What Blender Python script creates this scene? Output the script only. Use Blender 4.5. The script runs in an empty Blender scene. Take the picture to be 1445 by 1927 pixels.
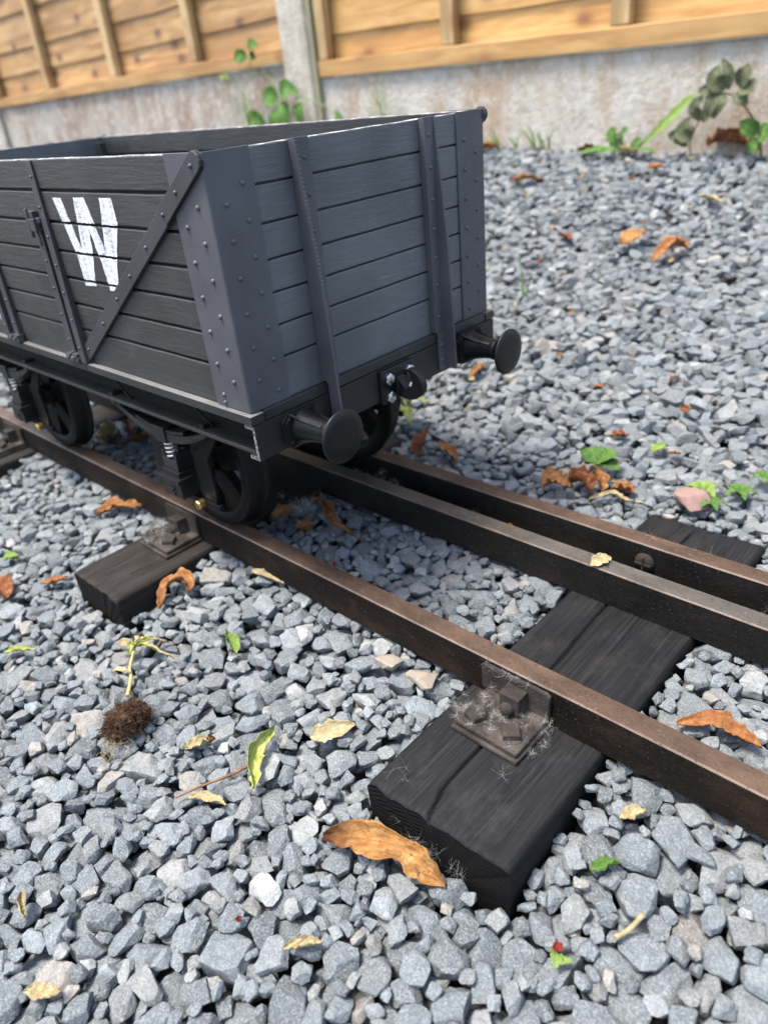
import bpy, bmesh, math, random
import numpy as np
from mathutils import Vector, Matrix, noise as mnoise

# ------------------------------------------------------------------ camera, sky, sun, exposure
SC = bpy.context.scene
COL = SC.collection
MM = 0.001            # everything below is written in millimetres


def set_camera():
    cam = bpy.data.cameras.new('camera')
    ob = bpy.data.objects.new('camera', cam)
    COL.objects.link(ob)
    ob.location = (425.94 * MM, -346.16 * MM, 370.95 * MM)
    ob.rotation_euler = (math.radians(59.5076), math.radians(5.3513), math.radians(42.6182))
    cam.sensor_fit = 'HORIZONTAL'
    cam.sensor_width = 36.0
    cam.lens = 36.0 * 1366.96 / 1445.0
    cam.clip_start = 0.01
    cam.clip_end = 200.0
    cam.dof.use_dof = True
    cam.dof.focus_distance = 0.53
    cam.dof.aperture_fstop = 7.5
    SC.camera = ob


set_camera()
SUN_DIR = Vector((-0.20, -0.25, 0.94)).normalized()


def set_light():
    w = bpy.data.worlds.new('World')
    SC.world = w
    w.use_nodes = True
    nt = w.node_tree
    bg = nt.nodes['Background']
    sky = nt.nodes.new('ShaderNodeTexSky')
    sky.sky_type = 'NISHITA'
    sky.sun_disc = False
    sky.sun_elevation = math.asin(SUN_DIR.z)
    sky.sun_rotation = math.atan2(SUN_DIR.x, SUN_DIR.y)
    sky.air_density = 1.0
    sky.dust_density = 3.0
    sky.ozone_density = 1.0
    bg.inputs['Strength'].default_value = 0.10
    nt.links.new(sky.outputs[0], bg.inputs['Color'])
    sun = bpy.data.lights.new('sun', 'SUN')
    sun.energy = 1.5
    sun.angle = math.radians(13)
    sun.color = (1.0, 0.95, 0.88)
    so = bpy.data.objects.new('sun', sun)
    COL.objects.link(so)
    so.rotation_euler = SUN_DIR.to_track_quat('Z', 'Y').to_euler()
    SC.view_settings.view_transform = 'Standard'
    SC.view_settings.look = 'None'
    SC.view_settings.exposure = 2.28
    SC.view_settings.gamma = 1.0


set_light()

# ------------------------------------------------------------------ materials


class NT:
    def __init__(self, name):
        self.m = bpy.data.materials.new(name)
        self.m.use_nodes = True
        self.t = self.m.node_tree
        self.b = self.t.nodes['Principled BSDF']
        self.tc = self.t.nodes.new('ShaderNodeTexCoord')

    def n(self, typ, **kw):
        nd = self.t.nodes.new(typ)
        for k, v in kw.items():
            setattr(nd, k, v)
        return nd

    def link(self, a, b):
        self.t.links.new(a, b)

    def noise(self, scale, detail=4, rough=0.6, stretch=None, dist=0.0, src=None):
        nz = self.n('ShaderNodeTexNoise')
        nz.inputs['Scale'].default_value = scale
        nz.inputs['Detail'].default_value = detail
        nz.inputs['Roughness'].default_value = rough
        nz.inputs['Distortion'].default_value = dist
        s = src or self.tc.outputs['Object']
        if stretch:
            mp = self.n('ShaderNodeMapping')
            mp.inputs['Scale'].default_value = stretch
            self.link(s, mp.inputs['Vector'])
            s = mp.outputs['Vector']
        self.link(s, nz.inputs['Vector'])
        return nz.outputs['Fac']

    def ramp(self, fac, stops):
        r = self.n('ShaderNodeValToRGB')
        el = r.color_ramp.elements
        while len(el) > 1:
            el.remove(el[-1])
        for i, (p, c) in enumerate(stops):
            e = el[0] if i == 0 else el.new(p)
            e.position = p
            if not isinstance(c, tuple):
                c = (c, c, c)
            e.color = (*c, 1.0)
        self.link(fac, r.inputs['Fac'])
        return r.outputs['Color']

    def mix(self, fac, a, b, mode='MIX'):
        m = self.n('ShaderNodeMix', data_type='RGBA', blend_type=mode)
        if isinstance(fac, float):
            m.inputs[0].default_value = fac
        else:
            self.link(fac, m.inputs[0])
        for i, v in ((6, a), (7, b)):
            if isinstance(v, tuple):
                m.inputs[i].default_value = (*v, 1.0)
            else:
                self.link(v, m.inputs[i])
        return m.outputs[2]

    def bump(self, h, dist, strength=1.0, prev=None):
        b = self.n('ShaderNodeBump')
        b.inputs['Strength'].default_value = strength
        b.inputs['Distance'].default_value = dist
        self.link(h, b.inputs['Height'])
        if prev:
            self.link(prev, b.inputs['Normal'])
        self.link(b.outputs['Normal'], self.b.inputs['Normal'])
        return b.outputs['Normal']

    def col(self, c):
        if isinstance(c, tuple):
            self.b.inputs['Base Color'].default_value = (*c, 1.0)
        else:
            self.link(c, self.b.inputs['Base Color'])

    def set(self, rough=None, metal=None, spec=None):
        for k, v in (('Roughness', rough), ('Metallic', metal), ('Specular IOR Level', spec)):
            if v is None:
                continue
            if isinstance(v, (int, float)):
                self.b.inputs[k].default_value = v
            else:
                self.link(v, self.b.inputs[k])


M = {}


def mat_paint(name, c, stretch, rough=0.45, grain=0.00035, wear=0.0, spec=0.5):
    t = NT(name)
    g = t.noise(300, 5, 0.65, stretch)
    big = t.noise(14, 3, 0.5)
    d = tuple(v * 0.82 for v in c)
    l = tuple(v * 1.18 for v in c)
    base = t.ramp(big, [(0.35, d), (0.65, l)])
    if wear > 0:
        w = t.noise(420, 3, 0.7, stretch)
        wm = t.ramp(w, [(0.68 - wear * 0.05, 0.0), (0.80, 0.6)])
        base = t.mix(wm, base, tuple(min(1, v * 3.2 + 0.02) for v in c))
    t.col(base)
    t.set(t.ramp(t.noise(60, 3), [(0.3, rough - 0.07), (0.7, rough + 0.12)]), 0.0, spec)
    t.bump(g, grain, 0.8)
    return t.m


def build_materials():
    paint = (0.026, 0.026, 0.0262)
    M['plank_x_shaded'] = mat_paint('grey_paint_on_wood_along_shaded', paint, (0.12, 1, 1), 0.45, 0.0006, 0.4)  # wagon grey darkened: the shade on the long sides is in the colour
    M['plank_y_lit'] = mat_paint('grey_paint_on_wood_across_lit', (0.083, 0.087, 0.091), (1, 0.12, 1), 0.40, 0.0006, 0.25)  # same wagon grey, lightened to paint in the sky light on the ends
    M['plate'] = mat_paint('grey_paint_on_plate', (0.060, 0.061, 0.067), (1, 1, 1.5), 0.46, 0.00016, 0.0)
    M['strap'] = mat_paint('grey_paint_on_strap', (0.029, 0.031, 0.034), (1, 1, 1), 0.45, 0.0001, 0.0)
    M['black'] = mat_paint('black_underframe', (0.0045, 0.0045, 0.0045), (1, 1, 1), 0.55, 0.0001, 0.0, 0.15)
    M['ledge'] = mat_paint('black_paint_ledge', (0.017, 0.0165, 0.0155), (0.2, 1, 1), 0.42, 0.0001, 0.3)
    M['ledge_top'] = mat_paint('worn_ledge_top_lit', (0.115, 0.113, 0.108), (0.15, 1, 1), 0.5, 0.0002, 0.8)  # worn grey, with the light grazing the ledge top painted in as well
    M['beam'] = mat_paint('dark_beam', (0.0145, 0.0145, 0.014), (1, 0.15, 1), 0.42, 0.0001, 0.4, 0.35)
    M['dull_black'] = mat_paint('dull_black_casting', (0.0060, 0.0061, 0.0064), (1, 1, 1), 0.40, 0.0001, 0.0, 0.32)
    M['wheel'] = mat_paint('black_wheel', (0.0042, 0.0042, 0.0042), (1, 1, 1), 0.5, 0.0001, 0.0, 0.16)

    t = NT('worn_top_edge')          # paint rubbed off the top of the planks
    n1 = t.noise(260, 4, 0.7, (0.35, 0.35, 1))
    t.col(t.ramp(n1, [(0.40, (0.07, 0.07, 0.072)), (0.52, (0.22, 0.21, 0.2)), (0.62, (0.5, 0.47, 0.42))]))
    t.set(0.7)
    M['worn'] = t.m

    t = NT('cut_edge')
    n1 = t.noise(500, 4, 0.7)
    t.col(t.ramp(n1, [(0.42, (0.02, 0.02, 0.02)), (0.62, (0.26, 0.26, 0.26))]))
    t.set(0.6)
    M['cut'] = t.m

    t = NT('white_brushed_paint')
    n1 = t.noise(130, 5, 0.7, (1, 1, 0.25))
    n2 = t.noise(420, 3, 0.7, (0.3, 1, 1))
    a = t.mix(0.5, n1, n2)
    t.col(t.ramp(a, [(0.36, (0.10, 0.105, 0.11)), (0.445, (0.45, 0.46, 0.475)), (0.56, (0.66, 0.67, 0.68))]))
    t.set(0.5)
    t.bump(n1, 0.0003)
    M['white'] = t.m

    t = NT('bright_zinc')
    t.col(t.ramp(t.noise(500, 3), [(0.35, (0.35, 0.35, 0.34)), (0.6, (0.75, 0.75, 0.74))]))
    t.set(0.28, 1.0)
    t.bump(t.noise(700, 2), 0.0002)
    M['zinc'] = t.m
    t = NT('brass')
    t.col((0.55, 0.38, 0.14))
    t.set(0.3, 1.0)
    M['brass'] = t.m
    t = NT('spring_steel')
    t.col((0.55, 0.54, 0.52))
    t.set(0.3, 1.0)
    M['steel'] = t.m

    def rail(name, stops, rough, pit=0.0004):
        t = NT(name)
        n1 = t.noise(45, 6, 0.65, (0.5, 1, 1))
        c = t.ramp(n1, stops)
        pits = t.noise(420, 3, 0.6)
        pm = t.ramp(pits, [(0.60, 0.0), (0.70, 0.9)])
        c = t.mix(pm, c, (0.022, 0.017, 0.014))
        pale = t.ramp(t.noise(520, 3, 0.6), [(0.62, 0.0), (0.74, 0.28 if rough < 0.6 else 0.16)])
        c = t.mix(pale, c, (0.30, 0.25, 0.21))
        t.col(c)
        t.set(rough, 0.0, 0.25 if rough < 0.6 else 0.10)
        b = t.bump(t.noise(480, 4, 0.7), pit * 2.2, 0.8)
        return t.m
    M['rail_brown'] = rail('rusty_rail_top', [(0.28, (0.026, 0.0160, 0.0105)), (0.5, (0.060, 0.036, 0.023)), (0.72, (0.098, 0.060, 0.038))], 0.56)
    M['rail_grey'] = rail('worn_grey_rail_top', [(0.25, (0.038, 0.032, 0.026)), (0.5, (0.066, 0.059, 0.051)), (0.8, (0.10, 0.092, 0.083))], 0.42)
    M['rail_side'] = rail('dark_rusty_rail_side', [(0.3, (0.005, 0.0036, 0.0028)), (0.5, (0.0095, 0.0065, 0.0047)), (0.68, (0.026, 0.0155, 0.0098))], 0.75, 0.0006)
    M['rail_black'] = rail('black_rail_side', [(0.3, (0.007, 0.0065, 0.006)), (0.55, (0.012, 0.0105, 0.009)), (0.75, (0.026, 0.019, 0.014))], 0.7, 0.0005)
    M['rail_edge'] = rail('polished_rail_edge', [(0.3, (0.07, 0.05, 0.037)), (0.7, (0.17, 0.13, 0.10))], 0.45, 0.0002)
    M['chair'] = rail('dusty_iron_chair', [(0.3, (0.016, 0.0135, 0.0115)), (0.5, (0.040, 0.033, 0.028)), (0.68, (0.085, 0.072, 0.060))], 0.75, 0.0006)

    def sleeper(name, c0, c1, c2):
        t = NT(name)
        g = t.mix(0.45, t.noise(620, 5, 0.7, (1, 0.02, 1), 0.3), t.noise(170, 5, 0.7, (1, 0.05, 1), 0.4))
        b = t.noise(22, 4, 0.6, (1, 0.5, 1))
        c = t.ramp(g, [(0.40, c0), (0.52, c1), (0.64, c2)])
        c = t.mix(t.ramp(b, [(0.35, 0.0), (0.75, 0.55)]), c, c0)
        c = t.mix(t.ramp(t.noise(30, 6, 0.75, (1, 0.6, 1)), [(0.52, 0.0), (0.72, 0.45)]), c, (0.040, 0.038, 0.036))
        t.col(c)
        t.set(0.75, 0.0, 0.18)
        t.bump(g, 0.0009, 0.8)
        return t.m
    M['sleeper'] = sleeper('black_timber', (0.0040, 0.0040, 0.0042), (0.0115, 0.0114, 0.0120), (0.024, 0.0235, 0.0238))
    M['sleeper_brown'] = sleeper('weathered_brown_timber', (0.008, 0.007, 0.0062), (0.021, 0.0175, 0.0145), (0.052, 0.042, 0.034))
    t = NT('sleeper_end_grain')
    w = t.n('ShaderNodeTexWave', wave_type='RINGS', rings_direction='Y')
    w.inputs['Scale'].default_value = 95
    w.inputs['Distortion'].default_value = 2.5
    w.inputs['Detail'].default_value = 3
    mp = t.n('ShaderNodeMapping')
    mp.inputs['Location'].default_value = (0.015, 0, 0.07)
    t.link(t.tc.outputs['Object'], mp.inputs['Vector'])
    t.link(mp.outputs['Vector'], w.inputs['Vector'])
    t.col(t.ramp(w.outputs['Fac'], [(0.3, (0.003, 0.003, 0.003)), (0.8, (0.010, 0.0095, 0.009))]))
    t.set(0.9, 0.0, 0.1)
    t.bump(t.noise(420, 4, 0.7), 0.0016, 0.9, t.bump(w.outputs['Fac'], 0.0006))
    M['sleeper_end'] = t.m

    # stones: a per-stone tint stored as a colour attribute, speckle and chips on top
    t = NT('crushed_grey_stone')
    at = t.n('ShaderNodeAttribute', attribute_name='tint')
    c = at.outputs['Color']
    sp = t.noise(760, 4, 0.8)
    c = t.mix(t.ramp(sp, [(0.45, 0.0), (0.64, 0.60)]), c, (0.375, 0.395, 0.395))
    sp2 = t.noise(500, 4, 0.7)
    c = t.mix(t.ramp(sp2, [(0.30, 0.60), (0.48, 0.0)]), c, (0.075, 0.081, 0.090))
    c = t.mix(t.ramp(t.noise(130, 4, 0.6), [(0.35, 0.40), (0.62, 0.0)]), c, (0.085, 0.097, 0.102))
    st = t.noise(55, 4, 0.6)
    c = t.mix(t.ramp(st, [(0.66, 0.0), (0.78, 0.35)]), c, (0.34, 0.30, 0.24))
    t.col(c)
    t.set(0.78, 0.0, 0.35)
    b1 = t.bump(t.noise(230, 5, 0.65), 0.0028, 0.85)
    t.bump(t.noise(800, 3, 0.7), 0.0008, 0.9, b1)
    M['stone'] = t.m

    t = NT('damp_soil')
    t.col(t.ramp(t.noise(90, 5), [(0.3, (0.018, 0.016, 0.015)), (0.7, (0.05, 0.045, 0.042))]))
    t.set(0.95)
    M['soil'] = t.m

    def concrete(name, a, bb, cc, stain):
        t = NT(name)
        n1 = t.noise(9, 6, 0.65)
        c = t.ramp(n1, [(0.32, a), (0.5, bb), (0.68, cc)])
        s = t.noise(7, 5, 0.65, (1, 1, 0.35))
        c = t.mix(t.ramp(s, [(0.45, 0.0), (0.60, 0.85)]), c, stain)
        sp = t.noise(38, 5, 0.75)
        c = t.mix(t.ramp(sp, [(0.50, 0.0), (0.62, 0.6)]), c, (0.58, 0.56, 0.515))
        sp2 = t.noise(110, 4, 0.7)
        c = t.mix(t.ramp(sp2, [(0.30, 0.5), (0.42, 0.0)]), c, (0.17, 0.155, 0.13))
        t.col(c)
        t.set(0.9)
        t.bump(t.noise(75, 6, 0.7), 0.010, 0.9)
        return t.m
    M['concrete'] = concrete('pale_concrete', (0.344, 0.311, 0.260), (0.456, 0.420, 0.356), (0.516, 0.483, 0.420), (0.344, 0.248, 0.156))
    M['concrete_brown'] = concrete('stained_concrete', (0.284, 0.252, 0.208), (0.361, 0.315, 0.260), (0.447, 0.407, 0.352), (0.241, 0.164, 0.108))
    M['concrete_post'] = concrete('mottled_post_concrete', (0.24, 0.215, 0.17), (0.42, 0.38, 0.31), (0.56, 0.52, 0.44), (0.33, 0.285, 0.20))

    def wood(name, c0, c1, c2, stretch, knot):
        t = NT(name)
        g = t.noise(34, 5, 0.6, stretch, 0.8)
        c = t.ramp(g, [(0.36, c0), (0.5, c1), (0.64, c2)])
        b = t.noise(4.2, 5, 0.6, (0.6, 1, 1.4))
        c = t.mix(t.ramp(b, [(0.42, 0.0), (0.62, 0.7)]), c, (c1[0] * 0.62, c1[1] * 0.55, c1[2] * 0.5))
        v = t.n('ShaderNodeTexVoronoi', feature='F1', voronoi_dimensions='2D')
        v.inputs['Scale'].default_value = 6.0
        mp = t.n('ShaderNodeMapping')
        mp.inputs['Scale'].default_value = (0.75, 1, 1.25) if stretch[0] < 1 else (1.25, 1, 0.75)
        sx = t.n('ShaderNodeSeparateXYZ')
        cx = t.n('ShaderNodeCombineXYZ')
        oi = t.n('ShaderNodeObjectInfo')
        t.link(t.tc.outputs['Object'], sx.inputs[0])
        t.link(sx.outputs['X'], cx.inputs['X'])
        t.link(sx.outputs['Z'], cx.inputs['Y'])
        t.link(cx.outputs[0], mp.inputs['Vector'])
        mp.inputs['Scale'].default_value = (mp.inputs['Scale'].default_value[0], mp.inputs['Scale'].default_value[2], 1)
        t.link(mp.outputs['Vector'], v.inputs['Vector'])
        hs = t.n('ShaderNodeHueSaturation')
        mr = t.n('ShaderNodeMapRange')
        t.link(oi.outputs['Random'], mr.inputs['Value'])
        mr.inputs['To Min'].default_value = 0.84
        mr.inputs['To Max'].default_value = 1.10
        t.link(mr.outputs[0], hs.inputs['Value'])
        t.link(c, hs.inputs['Color'])
        c = t.mix(t.ramp(v.outputs['Distance'], [(0.0, 1.0), (0.055, 0.85), (0.12, 0.25), (0.2, 0.0)]), hs.outputs['Color'], knot)
        t.col(c)
        t.set(0.6)
        t.bump(g, 0.002, 0.5)
        return t.m
    M['larch'] = wood('fresh_orange_fence_boards', (0.348, 0.176, 0.047), (0.488, 0.282, 0.092), (0.548, 0.344, 0.130), (0.10, 1, 1), (0.20, 0.085, 0.03))
    M['larch_brown'] = wood('browner_fence_boards', (0.266, 0.141, 0.047), (0.400, 0.231, 0.086), (0.488, 0.310, 0.130), (0.10, 1, 1), (0.10, 0.05, 0.025))
    M['batten'] = wood('fence_batten_wood', (0.343, 0.211, 0.086), (0.468, 0.320, 0.144), (0.546, 0.398, 0.203), (1, 1, 0.10), (0.3, 0.16, 0.07))
    M['rail_wood'] = wood('fence_rail_wood', (0.350, 0.180, 0.052), (0.479, 0.275, 0.094), (0.547, 0.339, 0.134), (0.10, 1, 1), (0.26, 0.12, 0.05))
    t = NT('green_stained_timber')
    t.col(t.ramp(t.noise(12, 4, 0.6, (1, 1, 0.2)), [(0.35, (0.20, 0.185, 0.11)), (0.65, (0.33, 0.30, 0.18))]))
    t.set(0.8)
    M['green_timber'] = t.m

    def leaf(name, stops, rough=0.6, trans=0.25, vein=None, tip=None):
        t = NT(name)
        uv = t.n('ShaderNodeUVMap', uv_map='UVMap')
        n1 = t.noise(140, 5, 0.65)
        c = t.ramp(n1, stops)
        if vein:
            sep = t.n('ShaderNodeSeparateXYZ')
            t.link(uv.outputs['UV'], sep.inputs['Vector'])
            ma = t.n('ShaderNodeMath', operation='SUBTRACT')
            t.link(sep.outputs['Y'], ma.inputs[0])
            ma.inputs[1].default_value = 0.5
            mb = t.n('ShaderNodeMath', operation='ABSOLUTE')
            t.link(ma.outputs[0], mb.inputs[0])
            c = t.mix(t.ramp(mb.outputs[0], [(0.0, 0.8), (0.05, 0.0)]), c, vein)
            w = t.n('ShaderNodeTexWave', wave_type='BANDS', bands_direction='DIAGONAL')
            w.inputs['Scale'].default_value = 3.0
            w.inputs['Distortion'].default_value = 1.5
            t.link(uv.outputs['UV'], w.inputs['Vector'])
            c = t.mix(t.ramp(w.outputs['Fac'], [(0.78, 0.0), (0.96, 0.5)]), c, vein)
        if tip:
            sep = t.n('ShaderNodeSeparateXYZ')
            t.link(uv.outputs['UV'], sep.inputs['Vector'])
            ad = t.n('ShaderNodeMath', operation='MULTIPLY_ADD')
            t.link(t.noise(150, 4), ad.inputs[0])
            ad.inputs[1].default_value = 0.35
            t.link(sep.outputs['X'], ad.inputs[2])
            c = t.mix(t.ramp(ad.outputs[0], [(0.18, 1.0), (0.50, 0.0)]), c, tip)
        if name.endswith('dry_leaf'):
            c = t.mix(t.ramp(t.noise(330, 3, 0.6), [(0.62, 0.0), (0.70, 0.75)]), c, (0.05, 0.02, 0.01))
            c = t.mix(t.ramp(t.noise(45, 4, 0.65), [(0.48, 0.0), (0.66, 0.7)]), c, tuple(v * 0.35 for v in stops[0][1]))
        t.col(c)
        t.set(rough, 0.0, 0.15)
        t.bump(t.noise(260, 6, 0.7), 0.0030, 0.9)
        tr = t.n('ShaderNodeBsdfTranslucent')
        t.link(c, tr.inputs['Color']) if not isinstance(c, tuple) else None
        mx = t.n('ShaderNodeMixShader')
        mx.inputs[0].default_value = trans
        out = t.t.nodes['Material Output']
        t.link(t.b.outputs[0], mx.inputs[1])
        t.link(tr.outputs[0], mx.inputs[2])
        t.link(mx.outputs[0], out.inputs['Surface'])
        return t.m
    M['dry_gold'] = leaf('golden_dry_leaf', [(0.3, (0.30, 0.135, 0.042)), (0.5, (0.44, 0.225, 0.075)), (0.7, (0.55, 0.33, 0.135))], 0.6, 0.2, (0.30, 0.13, 0.04), (0.075, 0.026, 0.012))
    M['dry_orange'] = leaf('orange_dry_leaf', [(0.3, (0.19, 0.070, 0.024)), (0.5, (0.34, 0.150, 0.055)), (0.7, (0.48, 0.27, 0.115))], 0.6, 0.2, (0.24, 0.09, 0.03), None)
    M['dry_brown'] = leaf('brown_dry_leaf', [(0.3, (0.10, 0.033, 0.014)), (0.5, (0.20, 0.070, 0.028)), (0.7, (0.33, 0.15, 0.06))], 0.65, 0.15)
    M['dry_pale'] = leaf('pale_straw_leaf', [(0.3, (0.30, 0.235, 0.12)), (0.5, (0.46, 0.38, 0.21)), (0.7, (0.60, 0.52, 0.34))], 0.8, 0.2, (0.32, 0.24, 0.12))
    M['yellow_green'] = leaf('yellow_green_leaf', [(0.3, (0.22, 0.26, 0.035)), (0.5, (0.38, 0.42, 0.075)), (0.7, (0.55, 0.55, 0.20))], 0.55, 0.25, (0.6, 0.6, 0.3))
    M['green'] = leaf('fresh_green_leaf', [(0.3, (0.060, 0.135, 0.024)), (0.5, (0.10, 0.20, 0.04)), (0.7, (0.16, 0.27, 0.07))], 0.5, 0.3, (0.2, 0.36, 0.11))
    M['green_lime'] = leaf('lime_green_leaf', [(0.3, (0.13, 0.22, 0.035)), (0.5, (0.21, 0.32, 0.065)), (0.7, (0.30, 0.40, 0.12))], 0.5, 0.3, (0.4, 0.5, 0.2))
    M['green_dark'] = leaf('dusky_bramble_leaf', [(0.3, (0.07, 0.085, 0.04)), (0.5, (0.12, 0.135, 0.07)), (0.7, (0.19, 0.20, 0.115))], 0.5, 0.15, (0.16, 0.17, 0.09))
    M['stem_straw'] = leaf('straw_stem', [(0.3, (0.40, 0.30, 0.10)), (0.7, (0.55, 0.45, 0.2))], 0.6, 0.0)
    M['stem_green'] = leaf('green_stem', [(0.3, (0.14, 0.24, 0.05)), (0.7, (0.27, 0.36, 0.12))], 0.6, 0.0)
    M['stem_brown'] = leaf('brown_stem', [(0.3, (0.14, 0.07, 0.035)), (0.7, (0.30, 0.16, 0.08))], 0.7, 0.0)
    M['red_bud'] = leaf('red_bud', [(0.3, (0.12, 0.018, 0.012)), (0.7, (0.30, 0.05, 0.035))], 0.5, 0.1)
    M['root_soil'] = leaf('rooty_brown_soil', [(0.3, (0.022, 0.012, 0.008)), (0.5, (0.065, 0.034, 0.020)), (0.7, (0.14, 0.085, 0.05))], 0.95, 0.0)
    M['fluff'] = leaf('white_seed_fluff', [(0.3, (0.60, 0.57, 0.52)), (0.7, (0.8, 0.78, 0.74))], 0.6, 0.3)
    M['pink_stone'] = mat_paint('pinkish_brick_stone', (0.22, 0.135, 0.115), (1, 1, 1), 0.8, 0.0008, 0.4)
    M['tan_stone'] = mat_paint('tan_stone', (0.235, 0.20, 0.155), (1, 1, 1), 0.8, 0.0009, 0.3)
    M['bark'] = mat_paint('dark_grey_timber', (0.05, 0.045, 0.04), (1, 1, 1), 0.8, 0.0009, 0.3)


build_materials()

# ------------------------------------------------------------------ mesh helpers (millimetres)


class MB:
    """collects shapes (mm, world axes) and links them as ONE mesh object"""

    def __init__(self):
        self.bm = bmesh.new()
        self.mi = 0
        self.uv = None

    def _f(self, vs, smooth=False, mi=None):
        try:
            f = self.bm.faces.new(vs)
        except ValueError:
            return None
        f.smooth = smooth
        f.material_index = self.mi if mi is None else mi
        return f

    def box(self, x0, x1, y0, y1, z0, z1, mi=None, top=None):
        v = [self.bm.verts.new((x, y, z)) for x in (x0, x1) for y in (y0, y1) for z in (z0, z1)]
        q = ((0, 1, 3, 2), (4, 6, 7, 5), (0, 4, 5, 1), (2, 3, 7, 6), (0, 2, 6, 4), (1, 5, 7, 3))
        for i, k in enumerate(q):
            self._f([v[j] for j in k], False, top if (top is not None and i == 5) else mi)
        return v

    def prism(self, pts, axis, a, b, mi=None, cap_mi=None):
        """polygon pts (2-D) extruded from a to b along axis 'x','y' or 'z'"""
        def P(p, t):
            return {'x': (t, p[0], p[1]), 'y': (p[0], t, p[1]), 'z': (p[0], p[1], t)}[axis]
        va = [self.bm.verts.new(P(p, a)) for p in pts]
        vb = [self.bm.verts.new(P(p, b)) for p in pts]
        fs = [self._f(va[::-1], False, cap_mi if cap_mi is not None else mi), self._f(vb, False, cap_mi if cap_mi is not None else mi)]
        n = len(pts)
        for i in range(n):
            fs.append(self._f([va[i], va[(i + 1) % n], vb[(i + 1) % n], vb[i]], False, mi))
        bmesh.ops.recalc_face_normals(self.bm, faces=[f for f in fs if f])

    def lathe(self, prof, origin, axis, n=40, smooth=True, mi=None, close=False):
        """prof: list of (distance along axis, radius)"""
        ax = Vector(axis).normalized()
        s = ax.orthogonal().normalized()
        t = ax.cross(s)
        o = Vector(origin)
        rings = []
        for (d, r) in prof:
            if r < 1e-6:
                rings.append([self.bm.verts.new(o + ax * d)])
            else:
                rings.append([self.bm.verts.new(o + ax * d + (s * math.cos(2 * math.pi * k / n) + t * math.sin(2 * math.pi * k / n)) * r) for k in range(n)])
        fs = []
        pairs = list(zip(rings[:-1], rings[1:]))
        if close:
            pairs.append((rings[-1], rings[0]))
        for A, B in pairs:
            for k in range(n):
                k2 = (k + 1) % n
                if len(A) == 1 and len(B) == 1:
                    continue
                if len(A) == 1:
                    fs.append(self._f([A[0], B[k], B[k2]], smooth, mi))
                elif len(B) == 1:
                    fs.append(self._f([A[k], B[0], A[k2]], smooth, mi))
                else:
                    fs.append(self._f([A[k], B[k], B[k2], A[k2]], smooth, mi))
        bmesh.ops.recalc_face_normals(self.bm, faces=[f for f in fs if f])

    def rivet(self, p, d, r=2.1, h=1.9, mi=None):
        self.lathe([(-0.4, r), (h * 0.4, r * 0.9), (h * 0.8, r * 0.55), (h, 0)], p, d, 8, True, mi)

    def hexhead(self, p, d, r, h, mi=None, n=6, rot=0.0):
        ax = Vector(d).normalized()
        s = ax.orthogonal().normalized()
        s = Matrix.Rotation(rot, 3, ax) @ s
        t = ax.cross(s)
        o = Vector(p)

        def ring(dd, rr):
            return [self.bm.verts.new(o + ax * dd + (s * math.cos(2 * math.pi * k / n) + t * math.sin(2 * math.pi * k / n)) * rr) for k in range(n)]
        A, B, C_ = ring(0, r), ring(h * 0.85, r), ring(h, r * 0.86)
        for P, Q in ((A, B), (B, C_)):
            for k in range(n):
                self._f([P[k], P[(k + 1) % n], Q[(k + 1) % n], Q[k]], False, mi)
        self._f(C_, False, mi)
        self._f(A[::-1], False, mi)

    def tube(self, pts, r, n=8, mi=None, r1=None, cap=True, smooth=True):
        pts = [Vector(p) for p in pts]
        m = len(pts)
        prev = None
        rings = []
        for i, p in enumerate(pts):
            tg = (pts[min(i + 1, m - 1)] - pts[max(i - 1, 0)]).normalized()
            if prev is None:
                s = tg.orthogonal().normalized()
            else:
                s = (prev - tg * prev.dot(tg))
                s = s.normalized() if s.length > 1e-6 else tg.orthogonal().normalized()
            prev = s
            t = tg.cross(s)
            rr = r if r1 is None else r + (r1 - r) * i / max(1, m - 1)
            rings.append([self.bm.verts.new(p + (s * math.cos(2 * math.pi * k / n) + t * math.sin(2 * math.pi * k / n)) * rr) for k in range(n)])
        for A, B in zip(rings[:-1], rings[1:]):
            for k in range(n):
                self._f([A[k], A[(k + 1) % n], B[(k + 1) % n], B[k]], smooth, mi)
        if cap and n > 2:
            self._f(rings[0][::-1], False, mi)
            self._f(rings[-1], False, mi)

    def build(self, name, mats, parent=None, loc=None, bevel=0.0, seg=2):
        """loc: origin in mm for a top-level mesh; children use their parent's origin"""
        org = Vector((0, 0, 0))
        if parent is not None:
            org = Vector(parent['_org'])
        elif loc is not None:
            org = Vector(loc)
        me = bpy.data.meshes.new(name)
        bmesh.ops.translate(self.bm, verts=self.bm.verts, vec=-org)
        bmesh.ops.scale(self.bm, verts=self.bm.verts, vec=(MM, MM, MM))
        self.bm.to_mesh(me)
        self.bm.free()
        for m in (mats if isinstance(mats, (list, tuple)) else [mats]):
            me.materials.append(M[m])
        o = bpy.data.objects.new(name, me)
        COL.objects.link(o)
        if parent is not None:
            o.parent = parent
            o['_org'] = list(org)
        else:
            o.location = org * MM
            o['_org'] = list(org)
        if bevel > 0:
            bv = o.modifiers.new('bevel', 'BEVEL')
            bv.width = bevel * MM
            bv.segments = seg
            bv.limit_method = 'ANGLE'
            bv.angle_limit = math.radians(40)
            bv.harden_normals = False
        return o


def tag(o, label, cat, group=None, kind=None):
    if label:
        o['label'] = label
    if cat:
        o['category'] = cat
    if group:
        o['group'] = group
    if kind:
        o['kind'] = kind
    return o


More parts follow.
